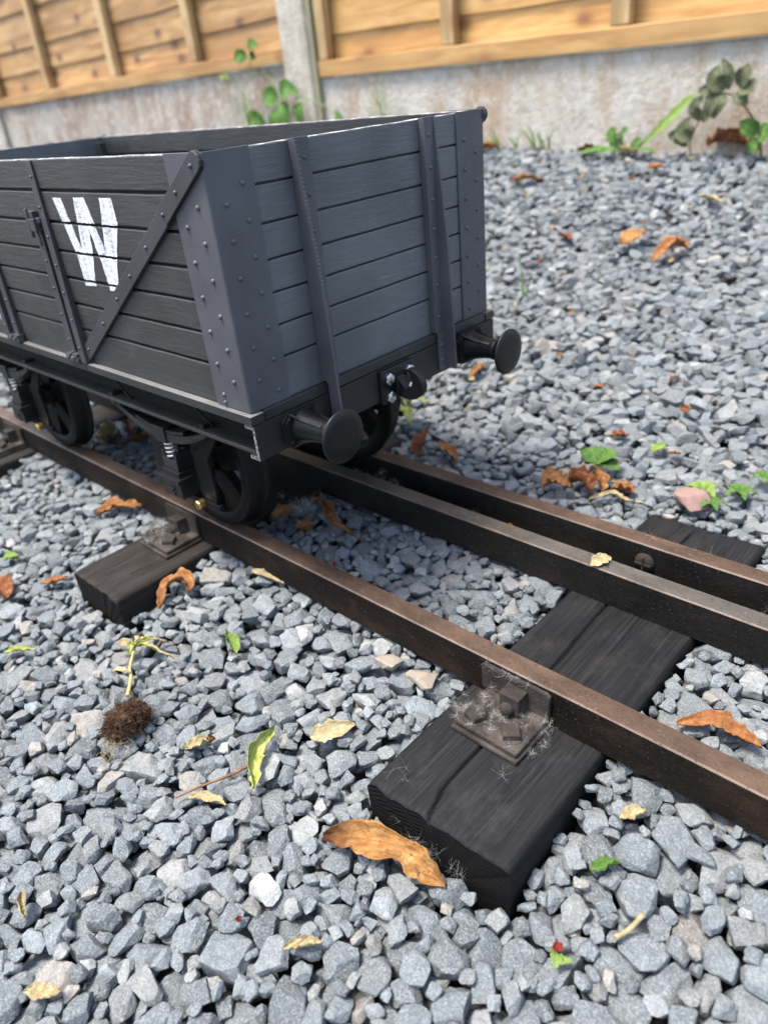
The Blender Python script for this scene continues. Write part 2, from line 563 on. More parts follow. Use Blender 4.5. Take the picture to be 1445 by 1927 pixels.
def empty(name, loc, label, cat, group=None):
    o = bpy.data.objects.new(name, None)
    COL.objects.link(o)
    o.empty_display_size = 0.02
    o.location = Vector(loc) * MM
    o['_org'] = list(loc)
    return tag(o, label, cat, group)


def catmull(pts, n):
    P = [Vector(p) for p in pts]
    if len(P) == 2:
        return [P[0].lerp(P[1], i / (n - 1)) for i in range(n)]
    P = [P[0] * 2 - P[1]] + P + [P[-1] * 2 - P[-2]]
    out = []
    segs = len(P) - 3
    for i in range(n):
        u = i / (n - 1) * segs
        k = min(int(u), segs - 1)
        t = u - k
        a, b, c, d = P[k:k + 4]
        out.append(0.5 * ((2 * b) + (c - a) * t + (2 * a - 5 * b + 4 * c - d) * t * t + (3 * b - a - 3 * c + d) * t ** 3))
    return out


# ------------------------------------------------------------------ ground profile
def ground_z(x, y):
    """mean height of the gravel surface, mm (rail tops are at 0)"""
    x = np.asarray(x, float)
    y = np.asarray(y, float)
    z = np.interp(y, [-700, -300, -140, -18, 60], [-83, -79, -74, -43, -44])
    t = np.clip((y - 290) / 1010.0, 0, 1.15)
    return z + t * (245 - 0.048 * (np.clip(x, -2500, 500) + 350))


def build_ground():
    xs = np.concatenate([np.linspace(-9000, -2600, 9), np.linspace(-2500, 900, 69), np.linspace(1200, 9000, 8)])
    ys = np.concatenate([np.linspace(-9000, -900, 9), np.linspace(-800, 1500, 93), np.linspace(2000, 9000, 8)])
    bm = bmesh.new()
    g = []
    for y in ys:
        row = []
        for x in xs:
            row.append(bm.verts.new((x * MM, y * MM, (float(ground_z(x, y)) - 27) * MM)))
        g.append(row)
    for j in range(len(ys) - 1):
        for i in range(len(xs) - 1):
            f = bm.faces.new([g[j][i], g[j][i + 1], g[j + 1][i + 1], g[j + 1][i]])
            f.smooth = True
    me = bpy.data.meshes.new('ground')
    bm.to_mesh(me)
    bm.free()
    me.materials.append(M['soil'])
    o = bpy.data.objects.new('ground', me)
    COL.objects.link(o)
    o['kind'] = 'structure'


build_ground()

# ------------------------------------------------------------------ fence
FY = 1300.0


def build_fence():
    # concrete gravel boards under the panels
    def board(x0, x1, ztl, ztr, mat, label):
        b = MB()
        n = 24
        rng = random.Random(5)
        pts_t = [(x0 + (x1 - x0) * i / n, ztl + (ztr - ztl) * i / n + rng.uniform(-1.2, 1.2)) for i in range(n + 1)]
        pts = pts_t + [(x1, 40.0), (x0, 40.0)]
        b.prism(pts, 'y', FY - 4, FY + 44)
        o = b.build('gravel_board', mat, None, ((x0 + x1) / 2, FY + 20, 40.0), 3.0)
        tag(o, label, 'gravel board', 'concrete boards under the fence')
    board(-1324, 560, 403, 370, 'concrete', 'pale concrete gravel board along the foot of the right fence panel')
    board(-3520, -1458, 444, 452, 'concrete_brown', 'brown stained concrete gravel board behind the wagon, under the left fence panel')

    def panel(x0, x1, zl, zr, battens, mats, label, laps, bw):
        t = empty('lap_fence', ((x0 + x1) / 2, FY + 10, (zl + zr) / 2), label, 'fence panel', 'timber fence panels')

        def zb(x):
            return zl + (zr - zl) * (x - x0) / (x1 - x0)
        # overlapping waney boards, each a part
        z0 = 4.0
        rng = random.Random(int(-x0))
        i = 0
        while z0 < 1150:
            h = laps[i] if i < len(laps) else rng.uniform(105, 140)
            n = 30
            ph = rng.uniform(0, 6)
            b = MB()
            top, bot = [], []
            for k in range(n + 1):
                x = x0 + (x1 - x0) * k / n
                w = 4.5 * mnoise.noise(Vector((x * 0.004 + ph * 7, i * 3.1, 0)))
                bot.append((x, zb(x) + z0 + (w if i else 0)))
                top.append((x, zb(x) + z0 + h + 26))
            # boards lean: the lower edge stands proud of the board below
            vb, vt = [], []
            for (x, z), (xt, zt) in zip(bot, top):
                vb.append((b.bm.verts.new((x, FY + 17, z)), b.bm.verts.new((x, FY + 23, z))))
                vt.append((b.bm.verts.new((xt, FY + 25, zt)), b.bm.verts.new((xt, FY + 30, zt))))
            for k in range(n):
                b._f([vb[k][0], vb[k + 1][0], vt[k + 1][0], vt[k][0]], False)
                b._f([vb[k][1], vb[k][0], vt[k][0], vt[k][1]][::-1], False) if k == 0 else None
                b._f([vb[k + 1][0], vb[k][0], vb[k][1], vb[k + 1][1]], False)
                b._f([vb[k + 1][1], vb[k][1], vt[k][1], vt[k + 1][1]], False)
                b._f([vt[k][0], vt[k + 1][0], vt[k + 1][1], vt[k][1]], False)
            b.build('board', mats[0], t)
            z0 += h
            i += 1
        for (x, w) in battens:
            b = MB()
            zz = zb(x)
            b.box(x - w / 2, x + w / 2, FY - 14, FY + 12, zz + 43, zz + 1240)
            b.build('batten', 'batten', t, None, 2.0)
        b = MB()
        va = []
        for x in (x0, x1):
            va.append([b.bm.verts.new((x, y, zb(x) + z)) for (y, z) in ((FY - 15, 2), (FY + 11, 2), (FY + 11, bw), (FY - 15, bw))])
        for k in range(4):
            b._f([va[0][k], va[0][(k + 1) % 4], va[1][(k + 1) % 4], va[1][k]][::-1])
        b._f(va[0])
        b._f(va[1][::-1])
        b.build('bottom_rail', 'rail_wood', t, None, 2.0)
        return t
    panel(-1318, 545, 403, 370, [(-1295, 34), (-860, 38), (-418, 42), (40, 40), (500, 36)], ['larch'],
          'fresh orange lap panel right of the concrete post', [96, 130, 120], 41)
    panel(-3515, -1462, 442, 452, [(-3490, 36), (-2972, 40), (-2425, 40), (-1908, 40)], ['larch_brown'],
          'browner knotty lap panel left of the concrete post, above the wagon', [112, 88, 120], 38)

    def post(x0, x1, label):
        b = MB()
        c = 7
        yf = FY - 26
        b.prism([(x0 + c, yf), (x1 - c, yf), (x1, yf + c), (x1, FY + 60), (x0, FY + 60), (x0, yf + c)], 'z', 60, 1650)
        o = b.build('fence_post', 'concrete_post', None, ((x0 + x1) / 2, FY, 60), 2.0)
        tag(o, label, 'fence post', 'concrete fence posts')
    post(-1456, -1338, 'mottled concrete post between the two fence panels')
    post(-3640, -3522, 'concrete post at the far left end of the brown fence panel')
    b = MB()
    b.box(-1336, -1322, FY - 20, FY + 8, 200, 1600)
    o = b.build('timber_strip', 'green_timber', None, (-1329, FY - 6, 200), 1.5)
    tag(o, 'thin green stained upright timber strip against the right of the post', 'timber strip')


build_fence()

# ------------------------------------------------------------------ track
T = 18.2
SLEEPERS = [(164.0, 276.0, -135.0, 292.0), (-263.0, -175.0, -135.0, 290.0), (-702.0, -612.0, -136.0, 290.0), (604.0, 712.0, -135.0, 290.0)]
STOP = -34.5          # top of the sleepers


def build_rails():
    def rail(y0, mats, label, bolts=()):
        b = MB()
        x0, x1 = -2400, 950
        # profile: slightly eased corners, top / edge / side faces in their own finish
        e = 1.1
        prof = [(y0, -34.0), (y0, -e), (y0 + e, 0), (y0 + T - e, 0), (y0 + T, -e), (y0 + T, -34.0)]
        mi = [1, 2, 0, 2, 1, 1]
        n = 134
        rows = []
        for k in range(n + 1):
            x = x0 + (x1 - x0) * k / n
            rows.append([b.bm.verts.new((x, p[0] + 0.25 * mnoise.noise(Vector((x * 0.02, y0, p[1]))), p[1] + (0.2 * mnoise.noise(Vector((x * 0.03, p[0] * .2, 3))) if p[1] > -20 else 0))) for p in prof])
        for A, B in zip(rows[:-1], rows[1:]):
            for k in range(6):
                b._f([A[k], B[k], B[(k + 1) % 6], A[(k + 1) % 6]], False, mi[k])
        b._f(rows[0], False, 1)
        b._f(rows[-1][::-1], False, 1)
        bmesh.ops.recalc_face_normals(b.bm, faces=b.bm.faces)
        t = b.build('track_rail', mats, None, (0, y0 + T / 2, -34))
        tag(t, label, 'rail', 'rails of the garden railway')
        for (bx, bz) in bolts:
            q = MB()
            # round bolt head with a crossed slot
            q.lathe([(0, 9.2), (1.8, 9.0), (3.6, 7.4), (4.6, 4.2), (4.9, 0)], (bx, y0 + 0.2, bz), (0, -1, 0), 24)
            q.box(bx - 7.2, bx + 7.2, y0 - 5.4, y0 - 3.4, bz - 0.8, bz + 0.8)
            q.box(bx - 0.8, bx + 0.8, y0 - 5.3, y0 - 3.3, bz - 7.2, bz + 7.2)
            q.build('bolt', 'chair', t)
        return t
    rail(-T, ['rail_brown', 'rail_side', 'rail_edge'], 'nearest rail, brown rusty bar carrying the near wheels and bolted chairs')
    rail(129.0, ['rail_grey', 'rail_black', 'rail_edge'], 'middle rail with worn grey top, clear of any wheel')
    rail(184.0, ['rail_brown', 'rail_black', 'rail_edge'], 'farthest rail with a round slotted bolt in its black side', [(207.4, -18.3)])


build_rails()


def build_sleeper(i, dims, mats, label, cracks):
    x0, x1, y0, y1 = dims
    w = x1 - x0
    b = MB()
    cx = (x0 + x1) / 2
    r = 5.0
    depth = 95.0
    # perimeter: up the left side, across the top, down the right side
    per = []
    for k in range(14):
        per.append((0, -depth + (depth - r) * k / 13.0, 0))
    for k in range(1, 5):
        a = math.pi / 2 * k / 5
        per.append((r - r * math.cos(a), -r + r * math.sin(a), 1))
    nt = int(w / 1.0)
    for k in range(nt + 1):
        per.append((r + (w - 2 * r) * k / nt, 0.0, 1))
    for k in range(1, 5):
        a = math.pi / 2 * k / 5
        per.append((w - r + r * math.sin(a), -r + r * math.cos(a), 1))
    for k in range(14):
        per.append((w, -r - (depth - r) * k / 13.0, 2))
    ny = 150
    rows = []
    for j in range(ny + 1):
        y = y0 + (y1 - y0) * j / ny
        row = []
        end = min(y - y0, y1 - y)
        for (px, pz, side) in per:
            X, Y, Z = x0 + px, y, STOP + pz
            g = (0.5 - abs(mnoise.noise(Vector((px * 0.42, y * 0.011, i * 5))))) * 0.5 - 0.9 * max(0.0, mnoise.noise(Vector((px * 0.8, y * 0.014, i * 7 + 2))) - 0.28) * 2.2 + mnoise.noise(Vector((px * 0.05, y * 0.004, i * 9 + 3))) * 0.5
            if side == 1:
                Z += g
                for (pts, wd, dp) in cracks:
                    ys = [p[1] for p in pts]
                    if ys[0] <= y <= ys[-1]:
                        xc = float(np.interp(y, ys, [p[0] for p in pts])) + 0.8 * mnoise.noise(Vector((y * 0.09, i, 1))) + 0.6 * mnoise.noise(Vector((y * 0.4, i, 2)))
                        fade = min(1.0, (ys[-1] - y) / 25.0 + 0.15, (y - ys[0]) / 20.0 + (1.0 if ys[0] <= y0 else 0.1))
                        wl = wd * fade
                        d = abs(X - xc)
                        if d < 3 * wl:
                            Z -= dp * fade * math.exp(-(d / wl) ** 2)
            else:
                X += g * (1 if side == 2 else -1) * 1.0
            Y += 5.0 * (px / w) * max(0.0, 1 - j / 20.0) if i == 0 else 0
            # eased, slightly rough ends
            if end < 4:
                Z -= (4 - end) * 0.35 if side == 1 else 0
            row.append(b.bm.verts.new((X, Y + (mnoise.noise(Vector((px * .08, pz * .08, i))) * 2.0 if j in (0, ny) else 0), Z)))
        rows.append(row)
    m = len(per)
    for A, B in zip(rows[:-1], rows[1:]):
        for k in range(m - 1):
            b._f([A[k], A[k + 1], B[k + 1], B[k]], True, 0)
    # ends as fans to a bottom centre
    for row, flip in ((rows[0], False), (rows[-1], True)):
        c = b.bm.verts.new((cx, row[0].co.y, STOP - depth * 0.6))
        for k in range(m - 1):
            f = [row[k + 1], row[k], c]
            b._f(f[::-1] if flip else f, False, 1)
    bmesh.ops.recalc_face_normals(b.bm, faces=b.bm.faces)
    o = b.build('sleeper', mats, None, (cx, (y0 + y1) / 2, STOP - depth))
    tag(o, label, 'sleeper', 'timber sleepers under the rails')


build_sleeper(0, SLEEPERS[0], ['sleeper', 'sleeper_end'], 'black timber sleeper in the foreground with one long open split',
              [([(216, -135), (207.7, -106), (207, -68), (205, 35), (202.7, 81), (199, 150), (205, 200), (212, 257), (214, 292)], 1.15, 5.5),
               ([(196, -60), (192, 20), (190, 100)], 0.8, 1.4), ([(236, -20), (233, 90), (230, 150)], 0.7, 1.4), ([(186, -135), (184, -100), (180, -50)], 0.7, 1.2)])
build_sleeper(1, SLEEPERS[1], ['sleeper_brown', 'sleeper_end'], 'weathered brown-black sleeper whose end shows beside the near wheel',
              [([(-214, -135), (-204, -100), (-200, -20)], 0.9, 1.8)])
build_sleeper(2, SLEEPERS[2], ['sleeper_brown', 'sleeper_end'], 'sleeper at the left edge under the rear wheels of the wagon', [])
build_sleeper(3, SLEEPERS[3], ['sleeper', 'sleeper_end'], 'black sleeper beyond the right edge of the foreground', [])


def build_chair(cx, label):
    t = empty('rail_chair', (cx, -42, STOP), label, 'rail chair', 'iron rail chairs bolted to the sleepers')
    z = STOP
    b = MB()
    # stepped base plate
    b.box(cx - 28, cx + 28, -64, -18.6, z + 0.2, z + 4.2)
    b.box(cx - 26.5, cx + 26.5, -61.5, -18.7, z + 4.0, z + 8.8)
    b.build('base_plate', 'chair', t, None, 1.2)
    b = MB()
    b.prism([(cx - 30, z + 8.6), (cx + 27, z + 8.6), (cx + 27.5, -5), (cx + 25, -2.6), (cx - 28, -2.6), (cx - 30.5, -5)], 'y', -22.0, -18.7)
    b.build('jaw_plate', 'chair', t, None, 0.7)
    b = MB()
    b.box(cx - 6.5, cx + 10, -34, -21.8, z + 8.5, -8.5)
    b.build('key_block', 'chair', t, None, 0.8)
    b = MB()
    b.lathe([(0, 5.4), (3, 5.2), (5.2, 4.0), (6, 0)], (cx + 1, -33.5, z + 14.5), (0, -1, 0), 14)
    b.build('key_nut', 'chair', t)
    for (bx, by, rot) in ((-15, -50, 0.55), (14, -49, 0.70)):
        b = MB()
        b.lathe([(0, 9.5), (1.2, 9.0), (1.4, 0)], (cx + bx, by, z + 8.6), (0, 0, 1), 16)
        b.hexhead((cx + bx, by, z + 9.6), (0, 0, 1), 8.8, 5.2, None, 4 if bx > 0 else 5, rot)
        b.build('square_bolt', 'chair', t, None, 0.6)
    return t


build_chair(208.5, 'iron rail chair on the foreground sleeper, draped in white seed fluff')
build_chair(-222, 'iron rail chair beside the near wheel on the brown sleeper')
build_chair(-661, 'blurred iron rail chair at the left edge under the rear wheel')

# ------------------------------------------------------------------ wagon
WY0, WY1 = -57.0, 241.0          # outer sides
WL = -670.0                      # far end (near end at x = 0)
BZ0, BZ1 = 170.0, 345.0
SEAMS = [170.0, 202.0, 226.0, 249.3, 272.4, 296.4, 321.4, 345.0]
YC = 92.0


def clip_band(poly, z0, z1):
    def cut(P, zc, keep_above):
        out = []
        for i in range(len(P)):
            a, b = P[i], P[(i + 1) % len(P)]
            ia = (a[1] >= zc) == keep_above or a[1] == zc
            ib = (b[1] >= zc) == keep_above or b[1] == zc
            if ia:
                out.append(a)
            if ia != ib:
                u = (zc - a[1]) / (b[1] - a[1])
                out.append((a[0] + (b[0] - a[0]) * u, zc))
        return out
    P = cut(poly, z0, True)
    return cut(P, z1, False) if len(P) > 2 else []


def build_wagon():
    W = empty('open_wagon', (WL / 2, YC, 0), 'dark grey model open goods wagon lettered W, standing on the rails', 'wagon')
    XM = WL / 2

    # --- planked sides and ends (real gaps between planks over a thin dark backing)
    def planks_side(y_out, sgn):
        b = MB()
        th = 8.0
        for k in range(7):
            z0, z1 = SEAMS[k] + (1.0 if k else 0), SEAMS[k + 1] - (1.0 if k < 6 else 0)
            n = 70
            rows = []
            for i in range(n + 1):
                x = WL + 9.5 + (-19.0 - WL + 9.5) * i / n if False else WL + 1.0 + (-2.0 - WL) * i / n
                wob = lambda s: 0.28 * mnoise.noise(Vector((x * 0.05, s * 9.1 + k, y_out)))
                rows.append([b.bm.verts.new((x, y_out, z0 + wob(1))), b.bm.verts.new((x, y_out, z1 + wob(2))),
                             b.bm.verts.new((x, y_out - sgn * th, z1 + wob(2))), b.bm.verts.new((x, y_out - sgn * th, z0 + wob(1)))])
            for A, B in zip(rows[:-1], rows[1:]):
                for q in range(4):
                    b._f([A[q], B[q], B[(q + 1) % 4], A[(q + 1) % 4]], False, 1 if (q == 1 and k == 6) else 0)
            b._f(rows[0])
            b._f(rows[-1][::-1])
        bmesh.ops.recalc_face_normals(b.bm, faces=b.bm.faces)
        yb = y_out - sgn * 3.0
        b.box(WL + 4, -4, min(yb, yb - sgn * 3), max(yb, yb - sgn * 3), BZ0 + 2, BZ1 - 5, 2)
        return b.build('side_planking', ['plank_x_shaded', 'worn', 'black'], W, None, 1.0)
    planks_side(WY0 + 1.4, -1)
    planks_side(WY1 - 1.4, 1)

    def planks_end(x_out, sgn):
        b = MB()
        th = 8.0
        ya, yb_ = WY0 + 9.2, WY1 - 9.2
        for k in range(7):
            z0, z1 = SEAMS[k] + (0.7 if k else 0), SEAMS[k + 1] - (0.7 if k < 6 else 0)
            n = 34
            rows = []
            for i in range(n + 1):
                y = ya + (yb_ - ya) * i / n
                wob = lambda s: 0.28 * mnoise.noise(Vector((y * 0.05, s * 9.1 + k, x_out + 4)))
                rows.append([b.bm.verts.new((x_out, y, z0 + wob(1))), b.bm.verts.new((x_out, y, z1 + wob(2))),
                             b.bm.verts.new((x_out - sgn * th, y, z1 + wob(2))), b.bm.verts.new((x_out - sgn * th, y, z0 + wob(1)))])
            for A, B in zip(rows[:-1], rows[1:]):
                for q in range(4):
                    b._f([A[q], B[q], B[(q + 1) % 4], A[(q + 1) % 4]], False, 1 if (q == 1 and k == 6) else 0)
            b._f(rows[0])
            b._f(rows[-1][::-1])
        bmesh.ops.recalc_face_normals(b.bm, faces=b.bm.faces)
        xb = x_out - sgn * 1.9
        b.box(min(xb, xb - sgn * 3), max(xb, xb - sgn * 3), ya + 2, yb_ - 2, BZ0 + 2, BZ1 - 5, 2)
        return b.build('end_planking', ['plank_y_lit', 'worn', 'beam'], W, None, 0.8)
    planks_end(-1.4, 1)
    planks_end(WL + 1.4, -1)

    # --- riveted corner plates
    rz_in = [336.0, 324.1, 300.7, 276.9, 252.2, 227.8, 203.7, 179.5]
    rz_out = [313.0, 290.1, 265.7, 241.2, 216.7, 192.4]
    for ex, sx in ((0.0, 1), (WL, -1)):
        for ey, sy in ((WY0, -1), (WY1, 1)):
            b = MB()
            r = 2.0
            t = 1.7
            X = lambda d: ex - sx * d
            Y = lambda d: ey - sy * d
            outer = [(X(42.0), Y(0.0)), (X(r), Y(0.0)), (X(r * 0.29), Y(r * 0.29)), (X(0.0), Y(r)), (X(0.0), Y(39.0))]
            inner = [(X(t), Y(39.0)), (X(t), Y(t)), (X(42.0), Y(t))]
            b.prism(outer + inner, 'z', BZ0 + 0.3, BZ1 + 0.6)
            for z in rz_in[1:]:
                b.rivet((X(0), Y(29), z), (sx, 0, 0))
                b.rivet((X(30.3), Y(0), z - 24.0 if z > 180 else z - 6), (0, sy, 0))
            for z in rz_out:
                b.rivet((X(0), Y(13.2), z), (sx, 0, 0))
                b.rivet((X(13.5), Y(0), z), (0, sy, 0))
            b.build('corner_plate', 'plate', W, None, 0.25)

    # --- end stanchions: packing strip, riveted flange and a tapering web
    def stanchion(ex, sx, yw, inward):
        b = MB()
        X = lambda d: ex + sx * d
        ya, yb_ = (yw - 1.2, yw + inward * 12.5) if inward > 0 else (yw + inward * 12.5, yw + 1.2)
        b.box(min(X(-1), X(3.4)), max(X(-1), X(3.4)), ya, yb_, 172.0, 345.6)
        b.box(min(X(3.4), X(5.0)), max(X(3.4), X(5.0)), ya, yb_, 171.5, 345.9)
        b.box(min(X(4.4), X(6.2)), max(X(4.4), X(6.2)), ya + (2 if inward < 0 else 0), yb_ - (2 if inward > 0 else 0), 136.0, 171.4)
        out = [(X(4.6), 346.0), (X(5.6), 346.0), (X(14.3), 246.0), (X(17.5), 139.0), (X(17.5), 136.5), (X(4.6), 136.5)]
        b.prism(out, 'y', yw - 1.2, yw + 1.2)
        # tool marks along the cut edge
        for k in range(34):
            u = k / 33.0
            z = 343.0 - 95.0 * u
            d = 5.6 + 8.7 * (346.0 - z) / 100.0
            b.prism([(X(d - 0.6), z), (X(d + 0.5), z + 0.5), (X(d + 0.5), z + 1.1), (X(d - 0.6), z + 0.6)], 'y', yw - 1.25, yw + 1.25, 1)
        ym = yw + inward * 7.0
        for z in (333, 309, 284.5, 261, 237.5, 214, 186, 160, 146):
            b.rivet((X(5.0 if z > 172 else 6.2), ym, z), (sx, 0, 0), 1.7, 1.5)
        b.build('end_stanchion', ['plate', 'ledge_top'], W, None, 0.2)
    for ex, sx in ((0.0, 1), (WL, -1)):
        stanchion(ex, sx, 17.5, 1)
        stanchion(ex, sx, 166.5, -1)

    # --- floor and the black edging the body stands on
    b = MB()
    b.box(WL + 9.5, -9.5, WY0 + 9.5, WY1 - 9.5, 164.0, 171.0)
    b.build('floor', 'beam', W)
    b = MB()
    for (ya, yb_) in ((WY0 - 4.2, WY0 + 9.0), (WY1 - 9.0, WY1 + 4.2)):
        b.box(WL - 4, -251.0, ya, yb_, 162.2, 169.6, 0, 1)
        b.box(-250.0, 4.0, ya, yb_, 162.2, 169.6, 0, 1)
    for ex, sx in ((0.0, 1), (WL, -1)):
        x0, x1 = sorted((ex - sx * 9, ex + sx * 3.4))
        b.box(x0, x1, WY0 + 10.0, WY1 - 10.0, 162.2, 170.4)
    b.build('floor_edging', ['ledge', 'ledge_top'], W, None, 0.5)

    # --- solebars (channels) and headstocks (channels with raw ends)
    for ys, s in ((WY0 + 16.0, -1), (WY1 - 16.0, 1)):
        b = MB()
        def yy(a, c):
            return sorted((ys + s * a, ys + s * c))
        b.box(WL + 8, -8, *yy(-2.5, 0), 133.5, 161.8)
        b.box(WL + 8, -8, *yy(0.002, 14.0), 158.9, 161.8)
        b.box(WL + 8, -8, *yy(0.002, 14.0), 133.5, 136.8, 1)
        for x in range(-640, 0, 58):
            b.rivet((x, ys + s * 0.0, 148), (0, s, 0), 1.8, 1.2)
        b.build('solebar', ['black', 'ledge'], W, None, 0.4)
    for ex, sx in ((0.0, 1), (WL, -1)):
        b = MB()
        X = lambda d: ex + sx * d
        prof = [(4.3, 133.0), (4.3, 161.6), (-7.5, 161.6), (-7.5, 158.4), (1.2, 158.4), (1.2, 136.2), (-7.5, 136.2), (-7.5, 133.0)]
        b.prism([(X(p[0]), p[1]) for p in prof], 'y', WY0 - 3.0, WY1 + 3.0, 0, 1)
        b.build('headstock', ['beam', 'cut'], W, None, 0.25)

        # --- buffers
        for yb_ in (YC - 107.9, YC + 107.9):
            zc = 148.0
            b = MB()
            # eight-sided flange plate
            hw, hh, c = 20.5, 15.0, 6.5
            pl = [(yb_ - hw, zc - hh + c), (yb_ - hw, zc + hh - c), (yb_ - hw + c, zc + hh), (yb_ + hw - c, zc + hh),
                  (yb_ + hw, zc + hh - c), (yb_ + hw, zc - hh + c), (yb_ + hw - c, zc - hh), (yb_ - hw + c, zc - hh)]
            b.prism(pl, 'x', X(4.35), X(8.6))
            pl2 = [(yb_ + (p[0] - yb_) * 0.9, zc + (p[1] - zc) * 0.88) for p in pl]
            b.prism(pl2, 'x', X(8.3), X(10.2))
            for dy in (-15, 15):
                for dz in (-9.5, 9.5):
                    b.rivet((X(10.2), yb_ + dy, zc + dz), (sx, 0, 0), 1.7, 1.0)
            # tapering barrel, collar
            b.lathe([(9.8, 13.6), (12, 12.8), (18, 11.0), (26, 9.6), (35, 8.8), (36.5, 8.8), (36.6, 9.8), (40.5, 9.8), (41.2, 8.8), (41.2, 0)], (ex, yb_, zc), (sx, 0, 0), 32)
            # four curved ribs
            for ang in (0, 90, 180, 270):
                a = math.radians(ang + 45)
                dy, dz = math.cos(a), math.sin(a)
                for (d0, r0), (d1, r1) in (((10, 20.0), (16, 14.6)), ((16, 14.6), (24, 11.4)), ((24, 11.4), (35.5, 9.4))):
                    pts = []
                    vs = []
                    for (d, rr) in ((d0, r0), (d1, r1), (d1, 7.5), (d0, 7.5)):
                        for w in (-0.9, 0.9):
                            vs.append(b.bm.verts.new((X(d), yb_ + dy * rr - dz * w, zc + dz * rr + dy * w)))
                    A = vs[0::2]
                    B = vs[1::2]
                    fs = [b._f(A), b._f(B[::-1])]
                    for q in range(4):
                        fs.append(b._f([A[q], B[q], B[(q + 1) % 4], A[(q + 1) % 4]]))
                    bmesh.ops.recalc_face_normals(b.bm, faces=[f for f in fs if f])
            bf = b.build('buffer', 'dull_black', W, None, 0.25)
            b = MB()
            b.lathe([(40.8, 6.6), (46.5, 6.6), (48.5, 8.5), (49.6, 13), (50.3, 19.6), (51.4, 20.9), (52.6, 20.9), (53.5, 19.9), (54.1, 13), (54.3, 0)], (ex, yb_, zc), (sx, 0, 0), 56)
            b.build('buffer_head', 'dull_black', bf)

        # --- drawhook on its bolted plate
        b = MB()
        b.box(*sorted((X(4.35), X(8.4))), 74.0, 116.0, 130.5, 161.0)
        hp = b.build('hook_plate', 'dull_black', W, None, 1.2)
        b = MB()
        hook = [(4.0, 135.4), (4.0, 152.5), (9.0, 152.2), (12.6, 150.6), (16.2, 146.6), (19.5, 143.8), (22.5, 143.4), (25.5, 145.6), (27.0, 149.5), (26.4, 154.2),
                (23.6, 158.6), (21.8, 160.6), (23.5, 162.2), (27.5, 161.9), (32.0, 160.0), (36.0, 156.6), (38.8, 151.8), (39.6, 147.2), (38.2, 142.6), (34.6, 138.4),
                (29.6, 135.0), (23.6, 133.4), (16.5, 133.6), (10.8, 134.6)]
        b.prism([(X(p[0] + 1), p[1]) for p in hook], 'y', 90.5, 97.0)
        b.prism([(X(8.0), 133.6), (X(8.0), 154.0), (X(13.5), 152.5), (X(13.5), 135.0)], 'y', 88.6, 98.9)
        b.lathe([(0, 3.3), (0.5, 2.6), (0.5, 0)], (X(12.5), 88.5, 144.5), (0, -1, 0), 16)
        b.build('drawhook', 'dull_black', hp, None, 1.0, 3)
        for (y, z) in ((82.0, 153.0), (82.0, 136.8), (108.5, 153.0), (108.5, 136.8)):
            b = MB()
            b.hexhead((X(8.3), y, z), (sx, 0, 0), 5.4, 4.6, None, 6, 0.3 + y)
            b.lathe([(4.6, 3.6), (4.9, 3.2), (4.9, 0)], (X(8.3), y, z), (sx, 0, 0), 14)
            b.build('hex_bolt', 'zinc', hp, None, 0.2)

    # --- door straps, knees, hinges, latch and the diagonal brace (each side, mirrored)
    for yo, s in ((WY0 + 1.4, -1), (WY1 - 1.4, 1)):
        def bar(name, x0, x1, zt, zb_, d0, d1, rivets):
            b = MB()
            v = []
            for z, d in ((zb_, d1), (zt, d0)):
                v.append([b.bm.verts.new((x0, yo + s * d, z)), b.bm.verts.new((x1, yo + s * d, z)), b.bm.verts.new((x1, yo - s * 0.3, z)), b.bm.verts.new((x0, yo - s * 0.3, z))])
            fs = [b._f(v[0]), b._f(v[1][::-1])]
            for q in range(4):
                fs.append(b._f([v[0][q], v[0][(q + 1) % 4], v[1][(q + 1) % 4], v[1][q]]))
            bmesh.ops.recalc_face_normals(b.bm, faces=b.bm.faces)
            for z in rivets:
                u = (zt - z) / (zt - zb_)
                b.rivet(((x0 + x1) / 2, yo + s * (d0 + (d1 - d0) * u), z), (0, s, 0), 1.5, 1.4)
            return b.build(name, 'strap', W, None, 0.5)
        for mir in (1, -1):
            mx = lambda x: x if mir == 1 else 2 * XM - x
            a0, a1 = sorted((mx(-255.0), mx(-244.5)))
            bar('side_knee', a0, a1, 344.5, 170.2, 1.6, 6.8, [332, 308, 284, 260, 236, 211, 185])
            a0, a1 = sorted((mx(-277.0), mx(-265.0)))
            bar('door_strap', a0, a1, 290.0, 171.0, 1.8, 5.0, [262, 238, 214, 190, 178])
            # hinge knuckles at the foot
            b = MB()
            hx = mx(-268.0)
            b.tube([(hx - 10, yo + s * 6.0, 171.6), (hx + 12, yo + s * 6.0, 171.6)], 3.2, 12)
            b.box(hx - 13, hx - 4, *sorted((yo + s * 1, yo + s * 8.4)), 170.0, 176.5)
            b.box(hx + 3, hx + 11, *sorted((yo + s * 1, yo + s * 8.8)), 169.9, 178.0)
            b.hexhead((hx - 6, yo + s * 8, 173.5), (0, s, 0), 2.3, 2.0)
            b.hexhead((hx + 6, yo + s * 8.4, 174), (0, s, 0), 2.3, 2.0)
            b.build('door_hinge', 'strap', W, None, 0.5)
            # latch block with its pin
            b = MB()
            lx = mx(-268.0)
            b.box(lx - 7.5, lx + 7.5, *sorted((yo + s * 0.2, yo + s * 7.5)), 288.5, 299.0)
            b.box(lx - 5.5, lx + 5.5, *sorted((yo + s * 1.0, yo + s * 6.0)), 299.0, 305.0)
            b.box(lx - 12, lx + 13, *sorted((yo + s * 1.2, yo + s * 4.6)), 295.2, 299.8)
            b.tube([(lx - 4, yo + s * 6.4, 307), (lx - 4, yo + s * 6.4, 283)], 1.6, 8)
